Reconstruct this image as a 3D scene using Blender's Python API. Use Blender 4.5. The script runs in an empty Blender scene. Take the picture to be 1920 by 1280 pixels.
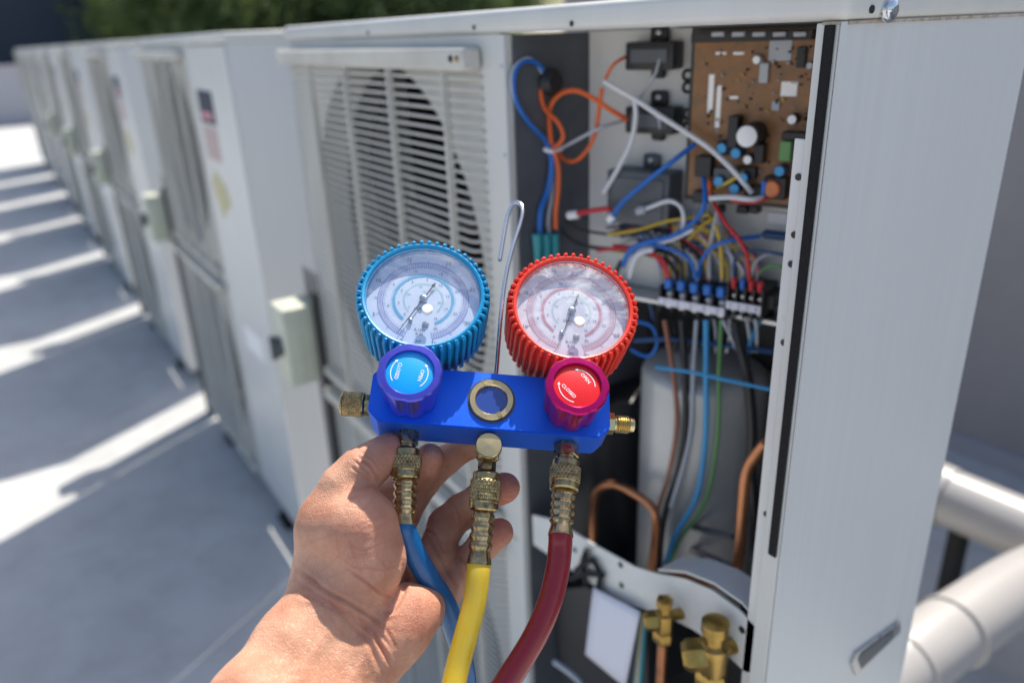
import bpy, bmesh, math, random
import numpy as np
from mathutils import Vector, Matrix
random.seed(7)
S = bpy.context.scene
COL = S.collection
PI = math.pi

# ------------------------------------------------------------------ camera
F = 1434.93                      # focal length in pixels of the 1920 px wide photograph
def cam_basis(y, p, r):
    fw = Vector((math.sin(y)*math.cos(p), math.cos(y)*math.cos(p), -math.sin(p)))
    rt = Vector((math.cos(y), -math.sin(y), 0)); up = rt.cross(fw)
    return math.cos(r)*rt+math.sin(r)*up, -math.sin(r)*rt+math.cos(r)*up, fw
RT, UP, FW = cam_basis(-1.0012, .3848, -.0401)
CP = Vector((.2807, -.4053, 1.2001))
cd = bpy.data.cameras.new('camera'); cam = bpy.data.objects.new('camera', cd); COL.objects.link(cam)
CM = Matrix(((RT.x, UP.x, -FW.x, CP.x), (RT.y, UP.y, -FW.y, CP.y), (RT.z, UP.z, -FW.z, CP.z), (0, 0, 0, 1)))
cam.matrix_world = CM
cd.sensor_width = 36; cd.lens = F/1920*36; cd.clip_start = .02; cd.clip_end = 500
cd.dof.use_dof = True; cd.dof.focus_distance = .445; cd.dof.aperture_fstop = 4.0
S.camera = cam

# ------------------------------------------------------------------ light
SUN_EL = math.radians(57.6); SUN_AZ = math.radians(-30)      # azimuth from +y towards +x
SUN = Vector((math.sin(SUN_AZ)*math.cos(SUN_EL), math.cos(SUN_AZ)*math.cos(SUN_EL), math.sin(SUN_EL)))
w = bpy.data.worlds.new('World'); S.world = w; w.use_nodes = True
nt = w.node_tree; bg = nt.nodes['Background']; sk = nt.nodes.new('ShaderNodeTexSky')
sk.sky_type = 'NISHITA'; sk.sun_disc = False; sk.sun_elevation = SUN_EL; sk.sun_rotation = SUN_AZ
sk.dust_density = 2.0; sk.air_density = 1.0; sk.ozone_density = 1.0
nt.links.new(sk.outputs[0], bg.inputs[0]); bg.inputs[1].default_value = .135
sd = bpy.data.lights.new('sun', 'SUN'); sd.energy = 5.0; sd.angle = math.radians(.53); sd.color = (1, .94, .84)
so = bpy.data.objects.new('sun', sd); COL.objects.link(so); so.rotation_euler = SUN.to_track_quat('Z', 'Y').to_euler()
so.location = (0, 0, 12)
S.view_settings.view_transform = 'Standard'; S.view_settings.look = 'None'
S.view_settings.exposure = .45; S.view_settings.gamma = 1; S.view_settings.use_curve_mapping = False

# ------------------------------------------------------------------ pixel helpers (photo pixel -> a real point on a plane)
def ray(x, y): return FW + RT*((x-960)/F) - UP*((y-640)/F)
def ony(x, y, v=0.): d = ray(x, y); return CP+d*((v-CP.y)/d.y)
def onx(x, y, v=0.): d = ray(x, y); return CP+d*((v-CP.x)/d.x)
def onz(x, y, v=0.): d = ray(x, y); return CP+d*((v-CP.z)/d.z)
def atd(x, y, d): return CP+ray(x, y)*d

# ------------------------------------------------------------------ materials
MATS = {}
def mat(name, col, rough=.5, metal=0., noise=0., nscale=40., bump=0., bscale=200., coat=0., sss=0., spec=.5, stretch=None, col2=None, trans=0., rvar=0.):
    m = bpy.data.materials.new(name); m.use_nodes = True; t = m.node_tree; N = t.nodes; L = t.links
    b = N['Principled BSDF']; MATS[name] = m
    b.inputs['Base Color'].default_value = (*col, 1); b.inputs['Roughness'].default_value = rough
    b.inputs['Metallic'].default_value = metal; b.inputs['Specular IOR Level'].default_value = spec
    b.inputs['Coat Weight'].default_value = coat; b.inputs['Coat Roughness'].default_value = .15
    if trans: b.inputs['Transmission Weight'].default_value = trans
    if sss:
        b.inputs['Subsurface Weight'].default_value = sss; b.inputs['Subsurface Radius'].default_value = (1, .35, .2); b.inputs['Subsurface Scale'].default_value = .004
    tc = N.new('ShaderNodeTexCoord'); mp = N.new('ShaderNodeMapping'); L.new(tc.outputs['Object'], mp.inputs[0])
    if stretch: mp.inputs['Scale'].default_value = stretch
    if noise or rvar:
        n = N.new('ShaderNodeTexNoise'); n.inputs['Scale'].default_value = nscale; n.inputs['Detail'].default_value = 6; n.inputs['Roughness'].default_value = .65
        L.new(mp.outputs[0], n.inputs[0])
    if noise:
        r = N.new('ShaderNodeValToRGB'); L.new(n.outputs[0], r.inputs[0])
        c2 = col2 or tuple(c*(1-noise) for c in col)
        r.color_ramp.elements[0].position = .35; r.color_ramp.elements[1].position = .65
        r.color_ramp.elements[0].color = (*c2, 1); r.color_ramp.elements[1].color = (*col, 1)
        L.new(r.outputs[0], b.inputs['Base Color'])
    if rvar:
        mr = N.new('ShaderNodeMapRange'); L.new(n.outputs[0], mr.inputs[0]); mr.inputs[1].default_value = .3; mr.inputs[2].default_value = .7
        mr.inputs[3].default_value = max(0, rough-rvar); mr.inputs[4].default_value = rough+rvar; L.new(mr.outputs[0], b.inputs['Roughness'])
    if bump:
        n2 = N.new('ShaderNodeTexNoise'); n2.inputs['Scale'].default_value = bscale; n2.inputs['Detail'].default_value = 4
        L.new(mp.outputs[0], n2.inputs[0]); bu = N.new('ShaderNodeBump'); bu.inputs['Strength'].default_value = bump; bu.inputs['Distance'].default_value = .001
        L.new(n2.outputs[0], bu.inputs['Height']); L.new(bu.outputs[0], b.inputs['Normal'])
    return m
def M(n): return MATS[n]
mat('white_paint', (.66, .655, .62), .42, noise=.10, nscale=9, bump=.15, bscale=60, stretch=(1, 1, .12))
mat('side_paint', (.64, .645, .635), .38, noise=.045, nscale=120, bump=.2, bscale=150, stretch=(1, 1, .02), rvar=.08)
mat('panel_paint', (.66, .66, .64), .4, noise=.06, nscale=12)
mat('grille_plastic', (.62, .60, .54), .5, noise=.16, nscale=14, rvar=.1)
mat('plate_paint', (.70, .70, .67), .35, noise=.08, nscale=20, rvar=.1)
mat('cream_plastic', (.60, .62, .50), .45, noise=.1, nscale=20)
mat('dark_gray', (.10, .11, .125), .45, noise=.25, nscale=15)
mat('rust', (.30, .19, .11), .8, noise=.6, nscale=120, col2=(.55, .52, .46))
mat('black_plastic', (.018, .018, .02), .45, noise=.2, nscale=50)
mat('black_rubber', (.012, .012, .013), .8, noise=.3, nscale=60, bump=.5, bscale=300)
mat('foam', (.012, .011, .012), .95, noise=.4, nscale=400, bump=1, bscale=700)
mat('compressor_black', (.02, .02, .024), .35, noise=.3, nscale=10)
mat('compressor_gray', (.52, .52, .50), .32, metal=.2, noise=.2, nscale=8)
mat('steel', (.55, .56, .58), .3, metal=1., noise=.15, nscale=40, rvar=.08)
mat('chrome', (.75, .76, .78), .14, metal=1.)
mat('copper', (.55, .24, .12), .38, metal=.9, noise=.3, nscale=40, rvar=.12)
mat('brass', (.56, .43, .21), .30, metal=1., noise=.45, nscale=260, col2=(.24, .17, .08), rvar=.12)
mat('brass_bright', (.72, .58, .30), .30, metal=1., noise=.15, nscale=150)
mat('brass_valve', (.50, .33, .10), .35, metal=1., noise=.4, nscale=60)
mat('blue_anodised', (.006, .14, .85), .32, metal=.5, noise=.12, nscale=900, bump=.25, bscale=3500, spec=.6)
mat('violet_anodised', (.12, .12, .68), .22, metal=.75, noise=.1, nscale=300)
mat('magenta_anodised', (.58, .01, .15), .20, metal=.75, noise=.1, nscale=300)
mat('blue_rubber', (.004, .29, .56), .42, noise=.12, nscale=120, bump=.2, bscale=900, sss=.15)
mat('red_rubber', (.80, .045, .02), .4, noise=.12, nscale=120, bump=.2, bscale=900, sss=.15)
mat('blue_disc', (.0, .35, .82), .35); mat('red_disc', (.82, .012, .018), .35, noise=.12, nscale=700)
mat('print_white', (.88, .88, .88), .5)
mat('hose_blue', (.003, .12, .34), .32, noise=.15, nscale=300, coat=.2, sss=.1)
mat('hose_yellow', (.74, .48, .015), .32, noise=.12, nscale=200, coat=.2, sss=.2, col2=(.72, .52, .05))
mat('hose_red', (.28, .012, .02), .28, noise=.15, nscale=200, coat=.25, sss=.15)
mat('dial_white', (.80, .83, .90), .45, noise=.03, nscale=30)
mat('ink_purple', (.30, .28, .55), .6); mat('ink_black', (.16, .17, .22), .6); mat('ink_blue', (.12, .48, .68), .6)
mat('ink_green', (.20, .55, .42), .6); mat('ink_red', (.62, .26, .32), .6); mat('needle_black', (.07, .075, .09), .35)
mat('pcb_brown', (.29, .115, .022), .4, noise=.45, nscale=90, coat=.2, col2=(.17, .085, .03))
mat('pcb_dark', (.02, .022, .02), .5)
mat('paper', (.72, .72, .80), .7, noise=.03, nscale=10)
mat('pvc', (.43, .41, .395), .3, noise=.08, nscale=6, coat=.2)
mat('wall_gray', (.35, .325, .32), .7, noise=.12, nscale=3)
mat('wall_light', (.40, .39, .42), .8, noise=.1, nscale=.6)
mat('navy_wall', (.022, .036, .07), .6, noise=.15, nscale=.3)
mat('bark', (.09, .06, .04), .9, noise=.4, nscale=6)
mat('coil', (.02, .02, .02), .5, metal=.6, noise=.4, nscale=300)
mat('fan_dark', (.035, .035, .04), .5, noise=.1)
WC = dict(orange=(.75, .13, .02), blue=(.01, .14, .52), skyblue=(.05, .32, .62), gray=(.42, .44, .48), white=(.72, .73, .75), red=(.55, .02, .03), yellow=(.60, .42, .04),
          green=(.12, .30, .10), brown=(.30, .12, .07), black=(.012, .012, .014), teal=(.02, .28, .32), darkblue=(.02, .07, .18))
for k, c in WC.items(): mat('wire_'+k, c, .38)

# thin clear plastic lens: straight-through transparency with a fresnel reflection
def clear(name, tint, scratch):
    m = bpy.data.materials.new(name); m.use_nodes = True; t = m.node_tree; N = t.nodes; L = t.links; N.clear(); MATS[name] = m
    out = N.new('ShaderNodeOutputMaterial'); tr = N.new('ShaderNodeBsdfTransparent'); gl = N.new('ShaderNodeBsdfGlossy'); mx = N.new('ShaderNodeMixShader')
    df = N.new('ShaderNodeBsdfDiffuse'); df.inputs[0].default_value = (.9, .92, .95, 1)
    lw = N.new('ShaderNodeLayerWeight'); pw_ = N.new('ShaderNodeMath'); pw_.operation = 'POWER'; pw_.inputs[1].default_value = 3.0; L.new(lw.outputs['Facing'], pw_.inputs[0])
    fr = N.new('ShaderNodeMath'); fr.operation = 'MULTIPLY_ADD'; fr.inputs[1].default_value = .8; fr.inputs[2].default_value = .15; L.new(pw_.outputs[0], fr.inputs[0])
    tr.inputs[0].default_value = (*tint, 1); gl.inputs['Roughness'].default_value = .05
    tc = N.new('ShaderNodeTexCoord'); n = N.new('ShaderNodeTexNoise'); n.inputs['Scale'].default_value = 60; n.inputs['Detail'].default_value = 3; n.inputs['Distortion'].default_value = 1.2
    L.new(tc.outputs['Object'], n.inputs[0]); bu = N.new('ShaderNodeBump'); bu.inputs['Strength'].default_value = .5*scratch; bu.inputs['Distance'].default_value = .002
    L.new(n.outputs[0], bu.inputs['Height']); L.new(bu.outputs[0], gl.inputs['Normal'])
    L.new(fr.outputs[0], mx.inputs[0]); L.new(tr.outputs[0], mx.inputs[1]); L.new(gl.outputs[0], mx.inputs[2])
    n2 = N.new('ShaderNodeTexNoise'); n2.inputs['Scale'].default_value = 45; n2.inputs['Detail'].default_value = 8; n2.inputs['Distortion'].default_value = 2.5
    L.new(tc.outputs['Object'], n2.inputs[0]); rp = N.new('ShaderNodeValToRGB'); L.new(n2.outputs[0], rp.inputs[0])
    rp.color_ramp.elements[0].position = .48; rp.color_ramp.elements[0].color = (.03*scratch, .03*scratch, .03*scratch, 1)
    rp.color_ramp.elements[1].position = .74; rp.color_ramp.elements[1].color = (.35*scratch,)*3+(1,)
    m2 = N.new('ShaderNodeMixShader'); L.new(rp.outputs[0], m2.inputs[0]); L.new(mx.outputs[0], m2.inputs[1]); L.new(df.outputs[0], m2.inputs[2])
    L.new(m2.outputs[0], out.inputs[0])
clear('lens_clear', (.88, .93, 1.), .45); clear('lens_scratched', (.94, .94, .97), 1.25)

# ------------------------------------------------------------------ mesh building
class MB:
    def __init__(s): s.v = []; s.f = []; s.n = 0
    def add(s, vs, fs):
        s.v += [tuple(p) for p in vs]; s.f += [tuple(i+s.n for i in f) for f in fs]; s.n += len(vs); return s
    def box(s, x0, x1, y0, y1, z0, z1, b=0., seg=1, mtx=None):
        bm = bmesh.new(); bmesh.ops.create_cube(bm, size=1)
        for v in bm.verts: v.co = Vector((x0+(v.co.x+.5)*(x1-x0), y0+(v.co.y+.5)*(y1-y0), z0+(v.co.z+.5)*(z1-z0)))
        if b: bmesh.ops.bevel(bm, geom=bm.edges[:], offset=b, segments=seg, affect='EDGES', profile=.5)
        bm.verts.ensure_lookup_table(); bm.normal_update()
        vs = [v.co.copy() for v in bm.verts]
        if mtx: vs = [mtx@v for v in vs]
        s.add(vs, [[v.index for v in f.verts] for f in bm.faces]); bm.free(); return s
    def prism(s, poly, axis, a, b, mtx=None):
        n = len(poly)
        def P(p, c): return {'x': (c, p[0], p[1]), 'y': (p[0], c, p[1]), 'z': (p[0], p[1], c)}[axis]
        vs = [Vector(P(p, a)) for p in poly]+[Vector(P(p, b)) for p in poly]
        if mtx: vs = [mtx@v for v in vs]
        return s.add(vs, [list(range(n))[::-1], list(range(n, 2*n))]+[[i, (i+1) % n, n+(i+1) % n, n+i] for i in range(n)])
    def tube(s, pts, r, n=8, caps=True, smooth=4, twist=None):
        pts = [Vector(p) for p in pts]
        rs = list(r) if hasattr(r, '__len__') else [r]*len(pts)
        if smooth and len(pts) > 2:
            q = []; qr = []
            for i in range(len(pts)-1):
                p0 = pts[max(i-1, 0)]; p1 = pts[i]; p2 = pts[i+1]; p3 = pts[min(i+2, len(pts)-1)]
                for k in range(smooth):
                    t = k/smooth
                    q.append(.5*((2*p1)+(p2-p0)*t+(2*p0-5*p1+4*p2-p3)*t*t+(3*p1-p0-3*p2+p3)*t**3)); qr.append(rs[i]*(1-t)+rs[i+1]*t)
            q.append(pts[-1]); qr.append(rs[-1]); pts, rs = q, qr
        T = [(pts[min(i+1, len(pts)-1)]-pts[max(i-1, 0)]).normalized() for i in range(len(pts))]
        nrm = T[0].orthogonal().normalized(); vs = []; fs = []
        for i, p in enumerate(pts):
            nrm = (nrm-T[i]*nrm.dot(T[i])).normalized(); bn = T[i].cross(nrm)
            for k in range(n):
                a = 2*PI*k/n; vs.append(p+(nrm*math.cos(a)+bn*math.sin(a))*rs[i])
        for i in range(len(pts)-1):
            for k in range(n): fs.append([i*n+k, i*n+(k+1) % n, (i+1)*n+(k+1) % n, (i+1)*n+k])
        if caps: fs += [list(range(n))[::-1], [(len(pts)-1)*n+k for k in range(n)]]
        return s.add(vs, fs)
    def lathe(s, prof, n=48, mtx=None, rf=None, close=True):
        # profile (r, z) about local z; rf(theta, j) scales the radius
        vs = []; fs = []
        for j, (r, z) in enumerate(prof):
            for k in range(n):
                a = 2*PI*k/n; q = r+(rf(a, j, r, z) if rf else 0); vs.append(Vector((q*math.cos(a), q*math.sin(a), z)))
        for j in range(len(prof)-1):
            for k in range(n): fs.append([j*n+k, j*n+(k+1) % n, (j+1)*n+(k+1) % n, (j+1)*n+k])
        if close: fs += [list(range(n))[::-1], [(len(prof)-1)*n+k for k in range(n)]]
        if mtx: vs = [mtx@v for v in vs]
        return s.add(vs, fs)
def link(name, me, mt, parent=None):
    o = bpy.data.objects.new(name, me)
    if mt is not None:
        me.materials.clear(); me.materials.append(M(mt) if isinstance(mt, str) else mt)
    COL.objects.link(o)
    if parent: o.parent = parent
    return o
def obj(name, mb, mt, parent=None, angle=40, recalc=True):
    me = bpy.data.meshes.new(name)
    me.from_pydata(mb.v, [], mb.f); me.update()
    if recalc:
        bm = bmesh.new(); bm.from_mesh(me); bmesh.ops.recalc_face_normals(bm, faces=bm.faces[:]); bm.to_mesh(me); bm.free()
    if angle: me.shade_smooth(); me.set_sharp_from_angle(angle=math.radians(angle))
    return link(name, me, mt, parent)
def inst(src, name=None, loc=None, parent=None):
    o = src.copy(); COL.objects.link(o)
    if parent: o.parent = parent
    if loc is not None: o.location = loc
    return o
def empty(name, loc=(0, 0, 0), mtx=None):
    o = bpy.data.objects.new(name, None); o.empty_display_size = .05; COL.objects.link(o)
    if mtx is not None: o.matrix_world = mtx
    else: o.location = loc
    return o
def tag(o, label=None, cat=None, group=None, kind=None):
    for k, v in (('label', label), ('category', cat), ('group', group), ('kind', kind)):
        if v: o[k] = v
    return o
def copy_tree(o, parent=None):
    c = o.copy(); COL.objects.link(c); c.parent = parent
    for ch in KIDS.get(o, list(o.children)): copy_tree(ch, c)
    return c
KIDS = {}
def axis_m(p, d, up=None):
    # matrix whose local z runs along d from p
    d = Vector(d).normalized(); q = d.to_track_quat('Z', 'Y'); return Matrix.Translation(p)@q.to_matrix().to_4x4()
def text(s, size, mtx, mb, thick=0):
    cu = bpy.data.curves.new('t', 'FONT'); cu.body = s; cu.size = size; cu.align_x = 'CENTER'; cu.align_y = 'CENTER'; cu.resolution_u = 3; cu.offset = thick
    o = bpy.data.objects.new('t', cu); COL.objects.link(o); bpy.context.view_layer.update()
    me = bpy.data.meshes.new_from_object(o.evaluated_get(bpy.context.evaluated_depsgraph_get()))
    mb.add([mtx@v.co for v in me.vertices], [list(p.vertices) for p in me.polygons])
    bpy.data.objects.remove(o); bpy.data.curves.remove(cu); bpy.data.meshes.remove(me)
def plate_hole(mb, x0, x1, z0, z1, cx, cz, r, y, n=64, lip=.02):
    out = []; inn = []
    for k in range(n):
        a = 2*PI*k/n+PI/n; c, s_ = math.cos(a), math.sin(a)
        tx = ((x1-cx)/c if c > 0 else (x0-cx)/c) if abs(c) > 1e-6 else 9
        tz = ((z1-cz)/s_ if s_ > 0 else (z0-cz)/s_) if abs(s_) > 1e-6 else 9
        t = min(tx, tz); out.append([cx+c*t, y, cz+s_*t]); inn.append((cx+r*c, y, cz+r*s_))
    for X, Z in ((x0, z0), (x1, z0), (x0, z1), (x1, z1)):
        i = min(range(n), key=lambda k: (out[k][0]-X)**2+(out[k][2]-Z)**2); out[i] = [X, y, Z]
    back = [(p[0], y+.004, p[2]) for p in inn]; thr = [(cx+(p[0]-cx)*.97, y+lip+.02, cz+(p[2]-cz)*.97) for p in inn]
    mb.add(out+inn+back+thr, [[k, (k+1) % n, n+(k+1) % n, n+k] for k in range(n)]+[[n+k, n+(k+1) % n, 2*n+(k+1) % n, 2*n+k] for k in range(n)]+[[2*n+k, 2*n+(k+1) % n, 3*n+(k+1) % n, 3*n+k] for k in range(n)])

# ------------------------------------------------------------------ the setting
# roof floor: concrete with stains
m = mat('roof_concrete', (.50, .505, .50), .75, noise=.12, nscale=2.2, bump=.5, bscale=90)
tn = m.node_tree; bs = tn.nodes['Principled BSDF']; cl = bs.inputs['Base Color'].links[0].from_socket
tcx = tn.nodes.new('ShaderNodeTexCoord'); nz = tn.nodes.new('ShaderNodeTexNoise'); nz.inputs['Scale'].default_value = 9; nz.inputs['Detail'].default_value = 9; nz.inputs['Roughness'].default_value = .7; nz.inputs['Distortion'].default_value = .8
rp = tn.nodes.new('ShaderNodeValToRGB'); rp.color_ramp.elements[0].position = .36; rp.color_ramp.elements[0].color = (.88, .875, .86, 1); rp.color_ramp.elements[1].position = .56; rp.color_ramp.elements[1].color = (1, 1, 1, 1)
mm = tn.nodes.new('ShaderNodeMix'); mm.data_type = 'RGBA'; mm.blend_type = 'MULTIPLY'; mm.inputs[0].default_value = 1
tn.links.new(tcx.outputs['Object'], nz.inputs[0]); tn.links.new(nz.outputs[0], rp.inputs[0]); tn.links.new(cl, mm.inputs[6]); tn.links.new(rp.outputs[0], mm.inputs[7]); tn.links.new(mm.outputs[2], bs.inputs['Base Color'])
gb = MB().add([(-220, -120, 0), (60, -120, 0), (60, 160, 0), (-220, 160, 0)], [[0, 1, 2, 3]])
tag(obj('roof_floor', gb, 'roof_concrete', angle=0), kind='structure')
# low parapet at the far end of the row, the dark building beyond, the grey wall behind the units
pw = MB().box(-16.3, -16, -14, 30, 0, .93); pw.box(-16.34, -15.96, -14, 30, .93, .97)
tag(obj('parapet_wall', pw, 'wall_light', angle=0), 'long low light grey wall crossing the far end of the roof', 'wall')
nb = empty('dark_building', (-34, -8, 0)); tag(nb, 'dark navy blue building wall standing beyond the far end of the roof', 'building')
obj('wall', MB().box(-4, 0, -20, 12.6, 0, 9), 'navy_wall', nb, angle=0)
obj('roof', MB().box(-4.2, .2, -20.2, 12.8, 9, 9.3), 'wall_gray', nb, angle=0)
for i in range(8):
    obj('cladding_seam', MB().box(0, .04, -19.5+i*4, -19.4+i*4, 0, 8.9), 'navy_wall', nb, angle=0)
bw_ = empty('rear_wall', (0, 1.77, 0)); tag(bw_, 'tall dark grey wall behind the outdoor units, with a thin ledge line', 'wall')
obj('wall_face', MB().box(-2.6, 6, 0, .2, 0, 1.56), 'wall_gray', bw_, angle=0)
obj('coping', MB().box(-2.62, 6.02, -.03, .23, 1.56, 1.61), 'wall_gray', bw_, angle=0)
obj('skirting_ledge', MB().box(-2.6, 6, -.025, 0, .0, .05), 'wall_light', bw_, angle=0)

# ------------------------------------------------------------------ trees beyond the roof
def leaf_mat(name, c1, c2):
    m = mat(name, c1, .6, noise=.5, nscale=1.2, col2=c2); t = m.node_tree; b = t.nodes['Principled BSDF']
    tl = t.nodes.new('ShaderNodeBsdfTranslucent'); tl.inputs[0].default_value = (c1[0]*1.6, c1[1]*1.7, c1[2]*1.1, 1); mx = t.nodes.new('ShaderNodeMixShader'); mx.inputs[0].default_value = .5
    t.links.new(b.outputs[0], mx.inputs[1]); t.links.new(tl.outputs[0], mx.inputs[2]); t.links.new(mx.outputs[0], t.nodes['Material Output'].inputs[0]); return m
leaf_mat('leaf_green', (.17, .22, .09), (.07, .10, .045)); leaf_mat('leaf_dark', (.10, .14, .06), (.04, .065, .03))
def tree(x, y, h, r, label, seed, lm):
    rnd = np.random.RandomState(seed); root = empty('leafy_tree', (x, y, 0)); tag(root, label, 'tree', 'trees beyond the roof')
    t = MB().tube([(0, 0, 0), (.1, .05, h*.35), (0, .1, h*.7)], [.22, .16, .06], 8)
    for k in range(6):
        a = k*1.05+seed; t.tube([(0.05, .03, h*(.3+.05*k)), (r*.35*math.cos(a), r*.35*math.sin(a), h*(.45+.05*k)), (r*.7*math.cos(a), r*.7*math.sin(a), h*(.55+.06*k))], [.08, .05, .02], 6)
    obj('trunk', t, 'bark', root)
    cl = []
    for k in range(40):
        a = rnd.rand()*2*PI; q = r*math.sqrt(rnd.rand())*.85; zz = h*(.08+.88*rnd.rand()); sh = 1-abs(zz/h-.5)*.7
        cl.append((q*math.cos(a)*sh, q*math.sin(a)*sh, zz, r*(.22+.2*rnd.rand())))
    n = 14000; c = np.array(cl)[rnd.randint(0, len(cl), n)]; d = rnd.normal(size=(n, 3)); d /= np.linalg.norm(d, axis=1)[:, None]
    p = c[:, :3]+d*c[:, 3:4]*(rnd.rand(n, 1)**.4)
    u = rnd.normal(size=(n, 3)); u /= np.linalg.norm(u, axis=1)[:, None]; v = np.cross(u, d); v /= np.linalg.norm(v, axis=1)[:, None]+1e-9
    s_ = .11*(.6+.8*rnd.rand(n, 1)); q = np.stack([p-u*s_, p+v*s_*.6, p+u*s_, p-v*s_*.6], 1).reshape(-1, 3)
    me = bpy.data.meshes.new('crown'); me.from_pydata(q.tolist(), [], np.arange(4*n).reshape(-1, 4).tolist()); link('crown', me, lm, root)
for i, (tx, ty, h, r, lb, lm) in enumerate([
    (-28, 6.4, 5.6, 3.0, 'green leafy tree beside the edge of the dark building', 'leaf_green'),
    (-26, 8.8, 5.2, 3.1, 'second leafy tree from the dark building, behind the row of units', 'leaf_dark'),
    (-26, 11.6, 5.6, 3.2, 'third leafy tree from the dark building, brighter green', 'leaf_green'),
    (-24, 13.8, 5.2, 3.2, 'dark green tree above the nearest unit with the fan grille', 'leaf_dark'),
    (-32, 10.0, 7.2, 4.4, 'taller tree standing behind the second and third trees', 'leaf_dark'),
    (-30, 15.6, 7.0, 4.6, 'taller tree behind the dark green tree at the right end of the trees', 'leaf_green'),
    (-33, 6.0, 7.4, 4.0, 'tall dark tree partly behind the corner of the dark building', 'leaf_green')]):
    tree(tx, ty, h, r, lb, 11+i, lm)

# ------------------------------------------------------------------ outdoor units
W, PITCH, DEP, H, LIP = .95, 1.3177, .215, 1.2186, .020
FR = .242
gx0, gx1 = -.945, -.384
def slat_mb(detail=True):
    y = -.015
    return MB().tube([(gx0+.002, -.001, 0), (gx0+.020, y+.001, 0), (gx0+.03, y, 0), (gx1-.024, y, 0), (gx1-.014, y+.001, 0), (gx1-.002, -.001, 0)], .0017, 6, smooth=0)
def make_grille(root, zc0, zc1, individual, slat_src):
    fr = MB()
    fr.box(gx0, gx1, -.023, -.001, zc1, zc1+.021, .003)
    g = obj('fan_grille', fr, 'grille_plastic', root)
    obj('bottom_bar', MB().box(gx0, gx1, -.018, -.001, zc0-.016, zc0, .003), 'grille_plastic', g)
    for rx in (-.82, -.69, -.56, -.43):
        obj('rib', MB().box(rx-.0022, rx+.0022, -.022, -.013, zc0, zc1, .001), 'grille_plastic', g)
    n = int((zc1-zc0)/.0101)
    zs = [zc1-.007-i*.0101 for i in range(n)]
    if individual:
        for z in zs:
            o = inst(slat_src, 'slat', (0, 0, z), g); o.name = 'slat'
    else:
        mb = MB(); b = slat_mb()
        for z in zs: mb.add([(v[0], v[1], v[2]+z) for v in b.v], b.f)
        o = obj('slats', mb, 'grille_plastic', g); o['kind'] = 'stuff'
    return g
def fan(root, cz):
    cx = -.6425; f = obj('fan', MB().lathe([(.05, -.02), (.055, -.015), (.055, .03), (.05, .035)], 24, Matrix.Translation((cx, .085, cz))@Matrix.Rotation(PI/2, 4, 'X')), 'fan_dark', root)
    for k in range(3):
        mb = MB(); vs = []; nn = 8
        for i in range(nn+1):
            rr = .05+(.225-.05)*i/nn; wd = .35+.45*i/nn
            for j in range(7):
                a = k*2*PI/3+.7+wd*(j/6-.5)*1.5; vs.append((cx+rr*math.cos(a), .085+.035*(j/6-.5)-.01*math.sin(j/6*PI), cz+rr*math.sin(a)))
        mb.add(vs, [[i*7+j, i*7+j+1, (i+1)*7+j+1, (i+1)*7+j] for i in range(nn) for j in range(6)])
        o = obj('blade', mb, 'fan_dark', f)
        sm = o.modifiers.new('s', 'SOLIDIFY'); sm.thickness = .003
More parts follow.
